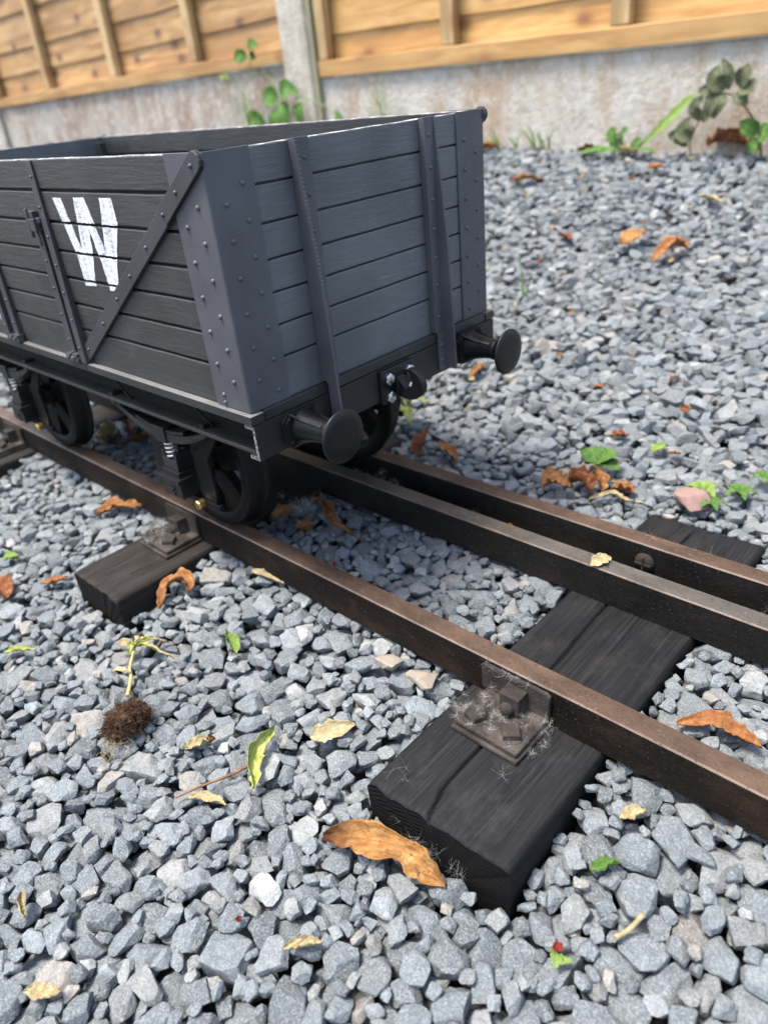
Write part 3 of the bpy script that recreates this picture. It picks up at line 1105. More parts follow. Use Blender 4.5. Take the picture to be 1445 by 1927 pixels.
            b.tube([(lx + 3.5, yo + s * 5.5, 290), (lx + 4.5, yo + s * 5.0, 276)], 1.3, 8)
            b.build('door_latch', 'strap', W, None, 0.5)
            # diagonal brace
            p0 = Vector((mx(-3.8), 0, 340.8))
            p1 = Vector((mx(-249.5), 0, 176.5))
            d = (p1 - p0).normalized()
            nrm = Vector((-d.z, 0, d.x))
            hw = 6.3
            out = []
            for c_, base in ((p0, -1), (p1, 1)):
                for k in range(7):
                    a = -math.pi / 2 + math.pi * k / 6
                    q = c_ + d * (base * math.cos(a) * hw) + nrm * (base * math.sin(a) * hw)
                    out.append((q.x, q.z))
            b = MB()
            b.prism(out, 'y', yo + s * 0.2, yo + s * 3.4)
            # thicker doubling piece at the upper end
            out2 = []
            pm = p0 + d * 62
            for k in range(7):
                a = -math.pi / 2 + math.pi * k / 6
                q = p0 - d * (math.cos(a) * hw) - nrm * (math.sin(a) * hw)
                out2.append((q.x, q.z))
            for q in (pm - nrm * hw, pm + nrm * hw):
                out2.append((q.x, q.z))
            b.prism(out2, 'y', yo + s * 1.2, yo + s * 4.6)
            L = (p1 - p0).length
            for dist in (4.5, 33, 59, 102, 144, 182, 227, 281):
                q = p0 + d * min(dist, L - 6)
                b.rivet((q.x, yo + s * (4.6 if dist < 60 else 3.4), q.z), (0, s, 0), 1.8, 1.6)
            b.rivet((p1.x + 2.5 * mir, yo + s * 3.4, p1.z + 7), (0, s, 0), 1.8, 1.6)
            b.build('diagonal_brace', 'strap', W, None, 0.4)
        # --- lettering: paint laid on the planks, broken at every gap
        strokes = [
            [(-226.0, 316.0), (-211.0, 316.0), (-197.8, 272.4), (-191.0, 256.0), (-191.0, 246.4), (-211.5, 245.0), (-211.0, 271.0)],
            [(-188.0, 316.4), (-176.3, 316.4), (-176.1, 293.8), (-182.0, 272.0), (-191.4, 250.0), (-200.1, 272.3)],
            [(-182.0, 316.2), (-170.5, 316.6), (-158.5, 277.0), (-153.0, 258.0), (-152.5, 245.3), (-168.5, 244.8), (-169.5, 262.0), (-176.1, 293.8)],
            [(-145.5, 317.0), (-127.1, 317.3), (-126.5, 300.0), (-142.2, 273.0), (-152.4, 250.0), (-158.4, 277.0)],
        ]
        if s == -1:
            b = MB()
            rng = random.Random(3)
            for si, st in enumerate(strokes):
                for k in range(7):
                    P = clip_band(st, SEAMS[k] + 1.1, SEAMS[k + 1] - 1.1)
                    if len(P) > 2:
                        # ragged brush edges: subdivide and jitter
                        Q = []
                        for i in range(len(P)):
                            a, c_ = P[i], P[(i + 1) % len(P)]
                            for j in range(4):
                                u = j / 4
                                Q.append((a[0] + (c_[0] - a[0]) * u + rng.uniform(-.7, .7), a[1] + (c_[1] - a[1]) * u + rng.uniform(-.35, .35)))
                        off = 0.28 + 0.05 * si
                        b.prism(Q, 'y', yo + s * 0.05, yo + s * off)
            b.build('lettering', 'white', W)
            b = MB()
            b.prism([(-438.5, 195.0), (-435.0, 197.0), (-414.8, 177.0), (-417.5, 174.6)], 'y', yo + s * 3.45, yo + s * 3.7)
            b.build('painted_stripe', 'white', W)

    # --- running gear
    R = 70.5
    for xa in (-160.0, -510.0):
        b = MB()
        b.lathe([(-40, 0), (-40, 7), (-36, 8.5), (2, 8.5), (6, 7), (WY1 - YC, 7)], (xa, YC, R), (0, 1, 0), 20)
        b.lathe([(0, 8.5), (0, 8.5)], (xa, YC, R), (0, 1, 0), 20)
        ax = MB()
        ax.lathe([(-130, 0), (-130, 7), (130, 7), (130, 0)], (xa, YC, R), (0, 1, 0), 20)
        b.bm.free()
        axle = ax.build('axle', 'wheel', W)
        for s in (-1, 1):
            yf = -14.0 if s == -1 else 198.0          # outer face of the tyre
            dirn = -s                                 # lathe axis: from the outer face inwards
            b = MB()
            prof = [(0.8, R - 13), (0, R - 12.2), (0, R - 1.6), (1.4, R - 0.2), (15.5, R + 0.5), (17.2, R + 2.0), (18.4, R + 5.0), (20.0, R + 5.8), (21.6, R + 5.0), (22.4, R + 2), (22.4, R - 13)]
            b.lathe(prof, (xa, yf, R), (0, dirn, 0), 96, True, None, True)
            b.lathe([(-5, 0), (-5, 11), (-3, 13.5), (20, 13.5), (22, 11), (22, 0)], (xa, yf, R), (0, dirn, 0), 32)
            # broad tapering spokes
            ns = 6
            for k in range(ns):
                a = 2 * math.pi * (k + 0.25) / ns
                u = Vector((math.cos(a), 0, math.sin(a)))
                v = Vector((-math.sin(a), 0, math.cos(a)))
                c = Vector((xa, 0, R))
                w0, w1 = 11.5, 13.0
                for j in range(1):
                    pts = [c + u * 10 - v * w0, c + u * (R - 12) - v * w1, c + u * (R - 12) + v * w1, c + u * 10 + v * w0]
                    lo, hi = sorted((yf + dirn * 4, yf + dirn * 14))
                    b.prism([(p.x, p.z) for p in pts], 'y', lo, hi)
            b.build('wheel', 'wheel', axle)
            yo = WY0 if s == -1 else WY1
            yg = -36.5 if s == -1 else 220.5
            # axleguard (W-iron) plate
            b = MB()
            P = lambda pts: [(xa + p[0], p[1]) for p in pts]
            for m in (-1, 1):
                b.prism(P([(m * 84, 137), (m * 60, 137), (m * 36, 102), (m * 24, 96), (m * 24, 52), (m * 46, 44), (m * 50, 58), (m * 48, 92)]), 'y', yg - 1.6, yg + 1.6)
            b.prism(P([(-60, 137.2), (60, 137.2), (40, 112), (24, 104), (-24, 104), (-40, 112)]), 'y', yg - 1.5, yg + 1.5)
            b.prism(P([(-52, 40), (52, 40), (52, 46), (-52, 46)]), 'y', yg - 2.4 * 1, yg + 2.4)
            wi = b.build('axleguard', 'black', W, None, 0.5)
            for bx in (26.0,):
                b = MB()
                b.hexhead((xa + bx, yg + s * 2.4, 42.8), (0, s, 0), 4.8, 8.0)
                b.build('brass_bolt', 'brass', wi, None, 0.3)
            # axle box: stepped casting with a lid
            b = MB()
            def bx_(x0, x1, d0, d1, z0, z1):
                b.box(xa + x0, xa + x1, *sorted((yg + s * d0, yg + s * d1)), z0, z1)
            bx_(-12, 12, -6, 12.5, 72, 87)
            bx_(-14.5, 14.5, -6, 15, 70, 75.5)
            bx_(-18.5, 18.5, -7, 19.5, 66.0, 70.4)
            bx_(-16.0, 16.0, -6, 17, 49, 66.2)
            bx_(-4, 4, 16.8, 18.6, 51.5, 54)
            bx_(-4, 4, 16.8, 18.6, 56.5, 59)
            bx_(-12, -7.5, -5, 12, 86.5, 94)
            bx_(7.5, 12, -5, 12, 86.5, 94)
            for z in np.arange(77, 86, 1.7):
                bx_(-12.3, 12.3, -5, 12.8, z, z + 0.8)
            abx = b.build('axle_box', 'dull_black', W, None, 0.9)
            b = MB()
            pts = []
            for k in range(80):
                a = k / 79 * 2 * math.pi * 5
                pts.append((xa + 5.2 * math.cos(a), yg + s * 7 + 5.2 * math.sin(a), 86.5 + 21.0 * k / 79))
            b.tube(pts, 1.15, 8)
            b.build('coil_spring', 'steel', abx)
            # laminated leaf spring with hangers
            b = MB()
            y0, y1 = sorted((yg + s * 2.0, yg + s * 14.5))
            for lay, (hl, tz, dz) in enumerate(((76, 4.2, 0.0), (73, 3.6, 3.9), (40, 3.2, 7.4))):
                top, bot = [], []
                n = 28
                for k in range(n + 1):
                    x = -hl + 2 * hl * k / n
                    z = 111.5 + 20.0 * (x / 76.0) ** 2 + dz - (3.0 * (x / 76.0) ** 2 if lay == 1 else 0)
                    top.append((xa + x, z))
                    bot.append((xa + x, z - tz))
                b.prism(top + bot[::-1], 'y', y0 + 0.3 * lay, y1 - 0.3 * lay)
            b.box(xa - 9, xa + 9, y0 - 1.2, y1 + 1.2, 105.8, 121.5)
            for m in (-1, 1):
                b.tube([(xa + m * 76, y0 - 1.5, 131.5), (xa + m * 76, y1 + 1.5, 131.5)], 4.0, 12)
                b.box(*sorted((xa + m * 73, xa + m * 79)), y0 - 0.8, y1 + 0.8, 131, 140)
            b.build('leaf_spring', 'dull_black', W, None, 0.4)
    # brake gear between the wheels on the near side: push rods and a safety strap
    for pts in ([(-245, -44, 158), (-205, -47, 136), (-196, -47, 128)], [(-112, -44, 157), (-74, -46, 139)]):
        b = MB()
        b.tube(pts, 1.2, 6)
        b.build('tie_rod', 'black', W)
    # interior strengthening posts against the far end
    for (x, y) in ((WL + 14, WY1 - 14), (-14, WY1 - 14), (WL + 14, WY0 + 14), (-14, WY0 + 14)):
        b = MB()
        b.box(x - 4.6, x + 4.6, y - 4.6, y + 4.6, 171, 338)
        b.build('corner_post', 'plank_x_shaded', W, None, 0.6)


build_wagon()

# ------------------------------------------------------------------ gravel
RNG = np.random.default_rng(11)


def make_stone(seed, detail):
    """a crushed stone as an intersection of half-spaces, long axis about 1"""
    r = np.random.default_rng(seed)
    ax = np.array([0.5, 0.5 * r.uniform(0.50, 0.92), 0.5 * r.uniform(0.36, 0.68)])
    n = int(r.integers(10, 16))
    D = r.normal(size=(n, 3))
    D /= np.linalg.norm(D, axis=1)[:, None]
    if r.random() < 0.7:           # a pair of nearly parallel split faces
        D[0] = np.array([r.normal(0, .18), r.normal(0, .18), 1.0])
        D[1] = np.array([r.normal(0, .18), r.normal(0, .18), -1.0])
        D[:2] /= np.linalg.norm(D[:2], axis=1)[:, None]
    extra = np.array([[1, 0, 0], [-1, 0, 0], [0, 1, 0], [0, -1, 0], [0, 0, 1], [0, 0, -1]], float) + r.normal(0, 0.22, (6, 3))
    extra /= np.linalg.norm(extra, axis=1)[:, None]
    D = np.vstack([D, extra])
    h = np.linalg.norm(D * ax, axis=1) * np.concatenate([r.uniform(0.70, 0.96, n), r.uniform(0.90, 1.02, 6)])
    bm = bmesh.new()
    bmesh.ops.create_cube(bm, size=3.0)
    for d, o in zip(D, h):
        g = bm.verts[:] + bm.edges[:] + bm.faces[:]
        ret = bmesh.ops.bisect_plane(bm, geom=g, dist=1e-5, plane_co=tuple(d * o), plane_no=tuple(d), clear_outer=True)
        ed = [e for e in ret['geom_cut'] if isinstance(e, bmesh.types.BMEdge)]
        if ed:
            bmesh.ops.contextual_create(bm, geom=ed)
    bmesh.ops.remove_doubles(bm, verts=bm.verts, dist=0.035)
    bmesh.ops.dissolve_limit(bm, angle_limit=0.12, verts=bm.verts, edges=bm.edges)
    if detail:
        bmesh.ops.bevel(bm, geom=bm.edges[:], offset=0.012 + 0.014 * r.random(), segments=2, profile=0.55, affect='EDGES', clamp_overlap=True)
        bmesh.ops.triangulate(bm, faces=bm.faces)
        for _ in range(2):
            lg = [e for e in bm.edges if e.calc_length() > 0.20]
            if lg:
                bmesh.ops.subdivide_edges(bm, edges=lg, cuts=1, use_grid_fill=False)
                bmesh.ops.triangulate(bm, faces=bm.faces)
        off = Vector((seed * 3.7, seed * 1.3, 0))
        bm.normal_update()
        mv = [(v, v.normal.copy()) for v in bm.verts]
        for v, nn in mv:
            k = 0.036 * mnoise.noise(v.co * 4.0 + off) + 0.026 * mnoise.noise(v.co * 10 + off)
            v.co += nn * k
    bmesh.ops.triangulate(bm, faces=bm.faces)
    bmesh.ops.recalc_face_normals(bm, faces=bm.faces)
    V = np.array([v.co[:] for v in bm.verts])
    bm.verts.index_update()
    F = np.array([[v.index for v in f.verts] for f in bm.faces])
    bm.free()
    return D, h, V, F


NPRO = 44
PRO_HI = [make_stone(100 + k, True) for k in range(NPRO)]
PRO_LO = [make_stone(100 + k, False) for k in range(NPRO)]


def rot_mat(r, flat):
    yaw = r.uniform(0, 2 * math.pi)
    tilt = abs(r.normal(0, 0.26 if flat else 0.8))
    az = r.uniform(0, 2 * math.pi)
    k = np.array([math.cos(az), math.sin(az), 0])
    K = np.array([[0, -k[2], k[1]], [k[2], 0, -k[0]], [-k[1], k[0], 0]])
    Rt = np.eye(3) + math.sin(tilt) * K + (1 - math.cos(tilt)) * K @ K
    c, s = math.cos(yaw), math.sin(yaw)
    Rz = np.array([[c, -s, 0], [s, c, 0], [0, 0, 1]])
    return Rt @ Rz


def stone_size(r):
    u = r.random()
    if u < 0.14:
        return r.uniform(9, 16)
    if u < 0.80:
        return r.uniform(21, 31)
    return r.uniform(30, 38)


def tint(r):
    u = r.random()
    k = r.normal(1.0, 0.26)
    if u < 0.56:
        c = np.array([0.111, 0.1275, 0.133])
    elif u < 0.80:
        c = np.array([0.143, 0.157, 0.160])
    elif u < 0.93:
        c = np.array([0.180, 0.186, 0.176])
    elif u < 0.975:
        c = np.array([0.215, 0.192, 0.160])
    else:
        c = np.array([0.235, 0.235, 0.228])
    return np.clip(c * max(0.6, k), 0.03, 0.6)


HX0, HX1, HY0, HY1, HC = -760.0, 480.0, -440.0, 345.0, 1.7
HNX, HNY = int((HX1 - HX0) / HC), int((HY1 - HY0) / HC)
_gx = HX0 + (np.arange(HNX) + 0.5) * HC
_gy = HY0 + (np.arange(HNY) + 0.5) * HC
GX, GY = np.meshgrid(_gx, _gy)
GT = ground_z(GX, GY)
HM = GT - 26.0


def build_gravel():
    r = RNG
    block = np.zeros_like(HM, bool)
    ceil = np.full_like(HM, 1e6)
    for (x0, x1, y0, y1) in SLEEPERS:
        block |= (GX > x0 - 0.5) & (GX < x1 + 0.5) & (GY > y0 - 0.5) & (GY < y1 + 0.5)
    for y0 in (-T, 129.0, 184.0):
        ceil[(GY > y0 - 1) & (GY < y0 + T + 1)] = -34.5
    for x in (208.5, -222, -661):
        block |= (abs(GX - x) < 30) & (GY > -66) & (GY < -18)
    # wheel flanges and gap between the two far rails stay low
    ceil[(GY > 147) & (GY < 184)] = -36.0
    target = GT
    HM[block] = 1e5
    stones = []
    deficit_ok = ~block
    fails = 0
    tot = 0
    free = np.argwhere(deficit_ok)
    while tot < 9000 and fails < 350:
        size = stone_size(r)
        k = int(r.integers(NPRO))
        D, h, V, F = PRO_LO[k]
        Rm = rot_mat(r, r.random() < 0.8)
        Dn = D @ Rm.T
        hh = h * size
        rad = size * 0.52
        ri = int(rad / HC) + 1
        loc = (np.arange(-ri, ri + 1)) * HC
        LX, LY = np.meshgrid(loc, loc)
        up = np.full(LX.shape, 1e6)
        lo = np.full(LX.shape, -1e6)
        for d, o in zip(Dn, hh):
            val = o - d[0] * LX - d[1] * LY
            if d[2] > 1e-3:
                up = np.minimum(up, val / d[2])
            elif d[2] < -1e-3:
                lo = np.maximum(lo, val / d[2])
            else:
                up = np.where(val < 0, -1e6, up)
        mask = up > lo
        if mask.sum() < 6:
            continue
        best = None
        for c in range(7):
            # aim at places still below the wanted surface
            for q in range(14):
                j, i = free[r.integers(len(free))]
                if HM[j, i] < target[j, i] - 5:
                    break
            else:
                continue
            ja, jb, ia, ib = j - ri, j + ri + 1, i - ri, i + ri + 1
            if ja < 0 or ia < 0 or jb > HNY or ib > HNX:
                continue
            sub = HM[ja:jb, ia:ib]
            if block[ja:jb, ia:ib][mask].any():
                continue
            gap = (sub - lo)[mask]
            z = np.partition(gap, int(len(gap) * 0.96))[int(len(gap) * 0.96)]
            if (z + up > ceil[ja:jb, ia:ib])[mask].any():
                continue
            over = (z + up[mask]).max() - target[j, i]
            if over > 11:
                continue
            if best is None or z - target[j, i] < best[0]:
                best = (z - target[j, i], z, j, i, ja, jb, ia, ib)
        if best is None:
            fails += 1
            continue
        fails = 0
        _, z, j, i, ja, jb, ia, ib = best
        HM[ja:jb, ia:ib][mask] = np.maximum(HM[ja:jb, ia:ib], z + up)[mask]
        stones.append((k, size, Rm, (_gx[i], _gy[j], z)))
        tot += 1
    print('near stones', len(stones))
    near = stones
    # far bank and margins: jittered beds of stones
    far = []

    def bed(x0, x1, y0, y1, sp, dz, skip_near):
        ys = np.arange(y0, y1, sp)
        for y in ys:
            for x in np.arange(x0, x1, sp):
                X, Y = x + r.uniform(-.5, .5) * sp, y + r.uniform(-.5, .5) * sp
                if skip_near and HX0 + 15 < X < HX1 - 15 and HY0 + 15 < Y < HY1 - 15:
                    continue
                if any(a - 12 < X < b + 12 and c - 12 < Y < d + 12 for (a, b, c, d) in SLEEPERS):
                    continue
                low = min(abs(Y + 9), abs(Y - 138), abs(Y - 193)) < 24
                z = float(ground_z(X, Y)) + dz + r.uniform(-5.5, 3.5) - (7 if low else 0)
                far.append((int(r.integers(NPRO)), stone_size(r) * 0.80, rot_mat(r, r.random() < 0.6), (X, Y, z)))
    bed(-2300, 760, 318, 800, 15.0, -14, True)
    bed(-2300, 760, 318, 800, 13.2, -5, True)
    bed(-2300, 760, 800, 1298, 13.6, -6, True)
    bed(HX1 - 25, 900, -560, 330, 16.5, -7, True)
    bed(-1500, HX0 + 25, -420, 330, 16.5, -7, True)
    bed(HX0, 900, -620, HY0 + 25, 16.5, -7, True)
    # merge into one mesh
    VS, FS, CS = [], [], []
    base = 0
    for lst, hi in ((near, True), (far, False)):
        for (k, size, Rm, p) in lst:
            cam_d = math.dist(p, (426, -346, 371))
            deep = hi and p[2] < float(ground_z(p[0], p[1])) - 17
            D, h, V, F = (PRO_HI if (hi and not deep and cam_d < 1050) else PRO_LO)[k]
            VS.append((V * size) @ Rm.T + np.array(p))
            FS.append(F + base)
            base += len(V)
            CS.append(np.tile(tint(r), (len(V), 1)))
    V = np.vstack(VS) * MM
    F = np.vstack(FS)
    Cc = np.vstack(CS)
    me = bpy.data.meshes.new('gravel')
    me.vertices.add(len(V))
    me.vertices.foreach_set('co', V.astype(np.float32).ravel())
    nf = len(F)
    me.loops.add(nf * 3)
    me.loops.foreach_set('vertex_index', F.astype(np.int32).ravel())
    me.polygons.add(nf)
    me.polygons.foreach_set('loop_start', np.arange(0, nf * 3, 3, dtype=np.int32))
    me.polygons.foreach_set('use_smooth', np.ones(nf, bool))
    at = me.attributes.new('tint', 'FLOAT_COLOR', 'POINT')
    at.data.foreach_set('color', np.hstack([Cc, np.ones((len(Cc), 1))]).astype(np.float32).ravel())
    me.update(calc_edges=True)
    me.materials.append(M['stone'])
    o = bpy.data.objects.new('gravel', me)
    COL.objects.link(o)
    o['kind'] = 'stuff'
    o['label'] = 'loose blue-grey crushed stone ballast covering the ground'
    o['category'] = 'gravel'
    print('gravel', len(near), len(far), nf)
    # low stones keep their facets crisp
    me.set_sharp_from_angle(angle=math.radians(38))


build_gravel()


def surf(x, y, rad=9.0):
    """height of the stones at a spot, mm"""
    if HX0 + rad < x < HX1 - rad and HY0 + rad < y < HY1 - rad:
        j0, j1 = int((y - rad - HY0) / HC), int((y + rad - HY0) / HC) + 1
        i0, i1 = int((x - rad - HX0) / HC), int((x + rad - HX0) / HC) + 1
        sub = HM[j0:j1, i0:i1]
        sub = sub[sub < 1e4]
        if len(sub):
            return float(np.percentile(sub, 82))
        return STOP
    return float(ground_z(x, y)) + 3.0


# ------------------------------------------------------------------ leaves, weeds, litter
def add_leaf(b, path, width, shape='lance', curl=0.6, ruffle=1.2, twist=0.0, roll=0.0, seed=0, up=(0, 0, 1), nu=34, nv=12, lobes=5, pinch=0.0, rag=0.10, fold=0.0):
    """a curved leaf blade swept along a path, appended to MB b (with UVs)"""
    bm = b.bm
    uvl = bm.loops.layers.uv.get('UVMap') or bm.loops.layers.uv.new('UVMap')
    P = catmull(path, nu)
    grid = []
    for i, p in enumerate(P):
        u = i / (nu - 1)
        tg = (P[min(i + 1, nu - 1)] - P[max(i - 1, 0)]).normalized()
        s = tg.cross(Vector(up))
        s = s.normalized() if s.length > 1e-4 else tg.orthogonal().normalized()
        nn = s.cross(tg).normalized()
        a = roll + twist * u
        s, nn = s * math.cos(a) + nn * math.sin(a), nn * math.cos(a) - s * math.sin(a)
        if shape == 'lance':
            w = math.sin(math.pi * min(1, u * 0.97 + 0.03)) ** 0.75
        elif shape == 'oval':
            w = math.sin(math.pi * u ** 0.78) ** 0.72 * (1 - 0.35 * u ** 4)
        elif shape == 'dand':
            w = (0.25 + 0.75 * u) * math.sin(math.pi * min(1.0, u ** 1.3 * 0.98 + 0.01)) ** 0.5 * (0.55 + 0.45 * (1 - ((u * lobes) % 1.0)))
        elif shape == 'blade':
            w = (1 - u) ** 0.6 * min(1, 0.5 + u * 3)
        else:
            w = 1.0
        w = max(w, 0.02) * width / 2
        w *= 1 - pinch * math.exp(-((u - 0.56) / 0.13) ** 2)
        row = []
        for j in range(nv + 1):
            v = -1 + 2 * j / nv
            ww = w * (1 + rag * mnoise.noise(Vector((u * 6, (2.0 if v > 0 else -2.0), seed * 3.3))) + rag * 0.6 * mnoise.noise(Vector((u * 17, (2.0 if v > 0 else -2.0), seed * 5.1))))
            if shape in ('oval',) and abs(v) > 0.99:
                ww *= 1 + 0.05 * math.sin(u * 60)
            if abs(curl) > 1e-3:
                c = curl * (1 + 0.6 * mnoise.noise(Vector((u * 2.2, 0, seed * 1.7))))
                off = s * (math.sin(c * v) / c * ww) + nn * ((1 - math.cos(c * v)) / c * ww)
            else:
                off = s * (v * ww)
            rf = ruffle * (0.35 + abs(v)) * mnoise.noise(Vector((u * 6.5, v * 2.2, seed * 2.1))) + ruffle * 0.6 * mnoise.noise(Vector((u * 14, v * 4, seed * 4.1))) * (0.5 + abs(v))
            row.append(bm.verts.new(p + off + nn * (rf + fold * w * (abs(v) - 0.4))))
        grid.append(row)
    for i in range(nu - 1):
        for j in range(nv):
            f = b._f([grid[i][j], grid[i + 1][j], grid[i + 1][j + 1], grid[i][j + 1]], True)
            if f:
                for lp, (uu, vv) in zip(f.loops, ((i, j), (i + 1, j), (i + 1, j + 1), (i, j + 1))):
                    lp[uvl].uv = (uu / (nu - 1), vv / nv)


LEAF_GROUP = 'fallen leaves on the gravel'


def solid(o, t=0.16):
    m = o.modifiers.new('thickness', 'SOLIDIFY')
    m.thickness = t * MM
    m.offset = 0
    return o


def fallen(name, pts, width, mat, label, lift=2.0, curl=0.7, ruffle=1.6, twist=0.0, roll=0.0, seed=0, shape='lance', heights=None, group=LEAF_GROUP, cat='leaf', dz=0.0, pinch=0.0):
    P = []
    for i, p in enumerate(pts):
        z = p[2] if len(p) > 2 else surf(p[0], p[1]) + lift
        P.append(Vector((p[0], p[1], z + (heights[i] if heights else 0) + dz)))
    b = MB()
    add_leaf(b, P, width * 1.22, shape, curl, ruffle * 1.3, twist, roll, seed, up=(0.28, -0.34, 0.9), pinch=pinch, rag=0.38, fold=0.28)
    c = P[len(P) // 2]
    o = b.build(name, mat, None, (c.x, c.y, c.z - lift))
    solid(o)
    return tag(o, label, cat, group)


def litter():
    # the big curled leaf in front of the foreground sleeper, and others one can point to
    fallen('dry_leaf', [(157, -174), (178, -160), (203, -150), (222, -148), (240, -147)], 23, 'dry_gold', 'large twisted golden leaf with a dark tip, beside the foreground sleeper end', 4, 0.7, 3.0, -0.9, 0.25, 1, heights=[4, 7, 8, 5, -2], pinch=0.5)
    fallen('dry_leaf', [(59, -134), (64, -160), (86, -178)], 13, 'yellow_green', 'yellow-green wilted leaf curled upright among the foreground stones', 5, 1.3, 1.8, 0.4, 0.5, 2, heights=[6, 4, 0])
    fallen('dry_leaf', [(88, -122), (98, -112), (111, -94)], 13, 'dry_pale', 'fuzzy tan leaf lying left of the foreground sleeper', 5, 0.5, 1.0, 0, 0, 3)
    fallen('dry_leaf', [(9, -188), (16, -178), (22, -170)], 11, 'dry_pale', 'small crumpled straw-brown leaf between soil clod and yellow leaf', 4, 1.6, 2.4, 0.6, 0, 4)
    fallen('dry_leaf', [(20, -172), (25, -167)], 9, 'dry_brown', 'tiny rust-brown curl touching the crumpled straw leaf', 5, 1.8, 1.2, 0.3, 0, 5)
    fallen('dry_leaf', [(52, -212), (64, -205), (80, -198)], 8, 'dry_pale', 'narrow folded tan leaf at the foot of the brown stalk', 4, 1.2, 1.2, 0.5, 0.3, 6)
    fallen('dry_leaf', [(-158, -102), (-163, -84), (-150, -72), (-138, -78)], 15, 'dry_orange', 'arched orange-brown leaf leaning on the brown sleeper', 4, 1.0, 2.0, 0.5, 0.4, 7, heights=[-3, 7, 8, 2])
    fallen('dry_leaf', [(-370, -54), (-345, -36), (-310, -22)], 19, 'dry_orange', 'long ragged orange leaf by the near rail, left of the chair', 4, 1.0, 3.0, 0.6, 0.2, 8, heights=[0, 3, 5])
    fallen('dry_leaf', [(-158, 48), (-150, 60), (-138, 72)], 25, 'dry_orange', 'rounded orange leaf standing between the rails beside the wheel', 6, 0.9, 2.0, 0.3, 0.7, 9, 'oval', [0, 6, 6])
    fallen('dry_leaf', [(-150, 102), (-122, 95), (-95, 80), (-52, 80)], 17, 'dry_orange', 'long curled orange-brown leaf on the stones between the rails', 5, 1.3, 2.4, 0.8, 0.3, 10, heights=[2, 8, 6, 0])
    fallen('dry_leaf', [(-147, 102), (-158, 120), (-172, 138)], 12, 'dry_brown', 'brown leaf stub at the middle rail in the wagon shade', 5, 1.0, 1.6, 0.5, 0.4, 11)
    fallen('dry_leaf', [(-125, 54), (-119, 64), (-114, 74)], 14, 'dry_orange', 'small broken orange leaf between two larger ones inside the track', 5, 0.6, 1.0, 0, 0.2, 12)
    fallen('dry_leaf', [(304, 34), (324, 46), (340, 48), (356, 46)], 13, 'dry_orange', 'speckled orange leaf lying against the near rail at right', 5, 0.6, 1.8, 0.4, 0.1, 13, heights=[0, 4, 0, 2])
    fallen('dry_leaf', [(48, 268), (60, 276), (76, 284)], 30, 'dry_orange', 'broad golden-orange leaf, first of the cluster beyond the far rail', 7, 0.5, 3.0, 0.2, 0.5, 14, 'oval', [4, 8, 4])
    fallen('dry_leaf', [(72, 294), (84, 290), (100, 282)], 24, 'dry_brown', 'dark crumpled brown leaf in the middle of the far-rail cluster', 6, 1.4, 3.2, 0.5, 0.4, 15, heights=[0, 8, 2])
    fallen('dry_leaf', [(86, 314), (98, 304), (108, 292)], 18, 'dry_orange', 'upright orange leaf below the green weed beyond the far rail', 8, 0.9, 2.0, 0.3, 0.6, 16, heights=[10, 6, 0])
    fallen('dry_leaf', [(112, 304), (124, 306), (138, 306)], 22, 'dry_orange', 'orange-brown leaf nearest the sleeper end beyond the far rail', 6, 0.8, 3.0, 0.4, 0.4, 17)
    fallen('dry_leaf', [(104, 272), (118, 292), (134, 290), (156, 292)], 7, 'dry_pale', 'thin straw-coloured twisted stalk leaf crossing the far-rail cluster', 8, 1.2, 1.4, 1.0, 0, 18)
    fallen('dry_leaf', [(-168, 856), (-157, 878), (-144, 902)], 34, 'dry_gold', 'golden diamond leaf on the far gravel, left of a pair', 7, 0.4, 2.0, 0.2, 0.25, 19, heights=[3, 6, 8])
    fallen('dry_leaf', [(-92, 816), (-80, 852), (-68, 858), (-54, 856)], 32, 'dry_orange', 'arched orange-gold leaf on the far gravel, right of a pair', 7, 0.9, 2.0, 0.3, 0.4, 20, heights=[0, 10, 10, 6])
    fallen('dry_leaf', [(-542, 1078), (-512, 1092), (-480, 1100)], 22, 'dry_orange', 'slim orange leaf on the far gravel just beyond the wagon corner', 6, 0.9, 3.0, 0.4, 0.3, 21, heights=[2, 6, 2])
    fallen('dry_leaf', [(-122, 256), (-132, 280), (-141, 302)], 22, 'dry_brown', 'curled red-brown leaf standing beside the far rail near the wheel', 6, 1.1, 2.0, 0.5, 0.5, 22, heights=[-2, 9, 14])
    fallen('dry_leaf', [(-114, 290), (-94, 282), (-70, 270)], 15, 'dry_orange', 'narrow tan-orange leaf sloping off the far rail', 6, 0.8, 1.6, 0.3, 0.2, 23, heights=[8, 4, 0])
    fallen('dry_leaf', [(-488, 1258), (-440, 1272)], 30, 'dry_brown', 'brown leaf lodged under the dandelion by the gravel board', 6, 0.9, 3.0, 0.2, 0.4, 24)
    fallen('dry_leaf', [(-205, 1268), (-165, 1276), (-112, 1266)], 46, 'dry_brown', 'heap-like brown leaf against the gravel board below the bramble', 14, 1.1, 7.0, 0.5, 0.5, 25, heights=[6, 14, 0])
    fallen('dry_leaf', [(-283, 1178), (-254, 1196)], 20, 'dry_orange', 'small orange-tan leaf on the far bank below the green rosette', 6, 0.6, 2.0, 0.2, 0.2, 26)
    fallen('dry_leaf', [(-182, 448), (-180, 480)], 13, 'dry_orange', 'little orange leaf on the gravel behind the far buffer', 6, 0.8, 1.6, 0.2, 0.3, 27)
    fallen('dry_leaf', [(-306, 884), (-286, 874), (-266, 866)], 16, 'dry_brown', 'dark red-brown leaf scrap on the mid bank', 6, 0.9, 2.0, 0.2, 0.3, 28)
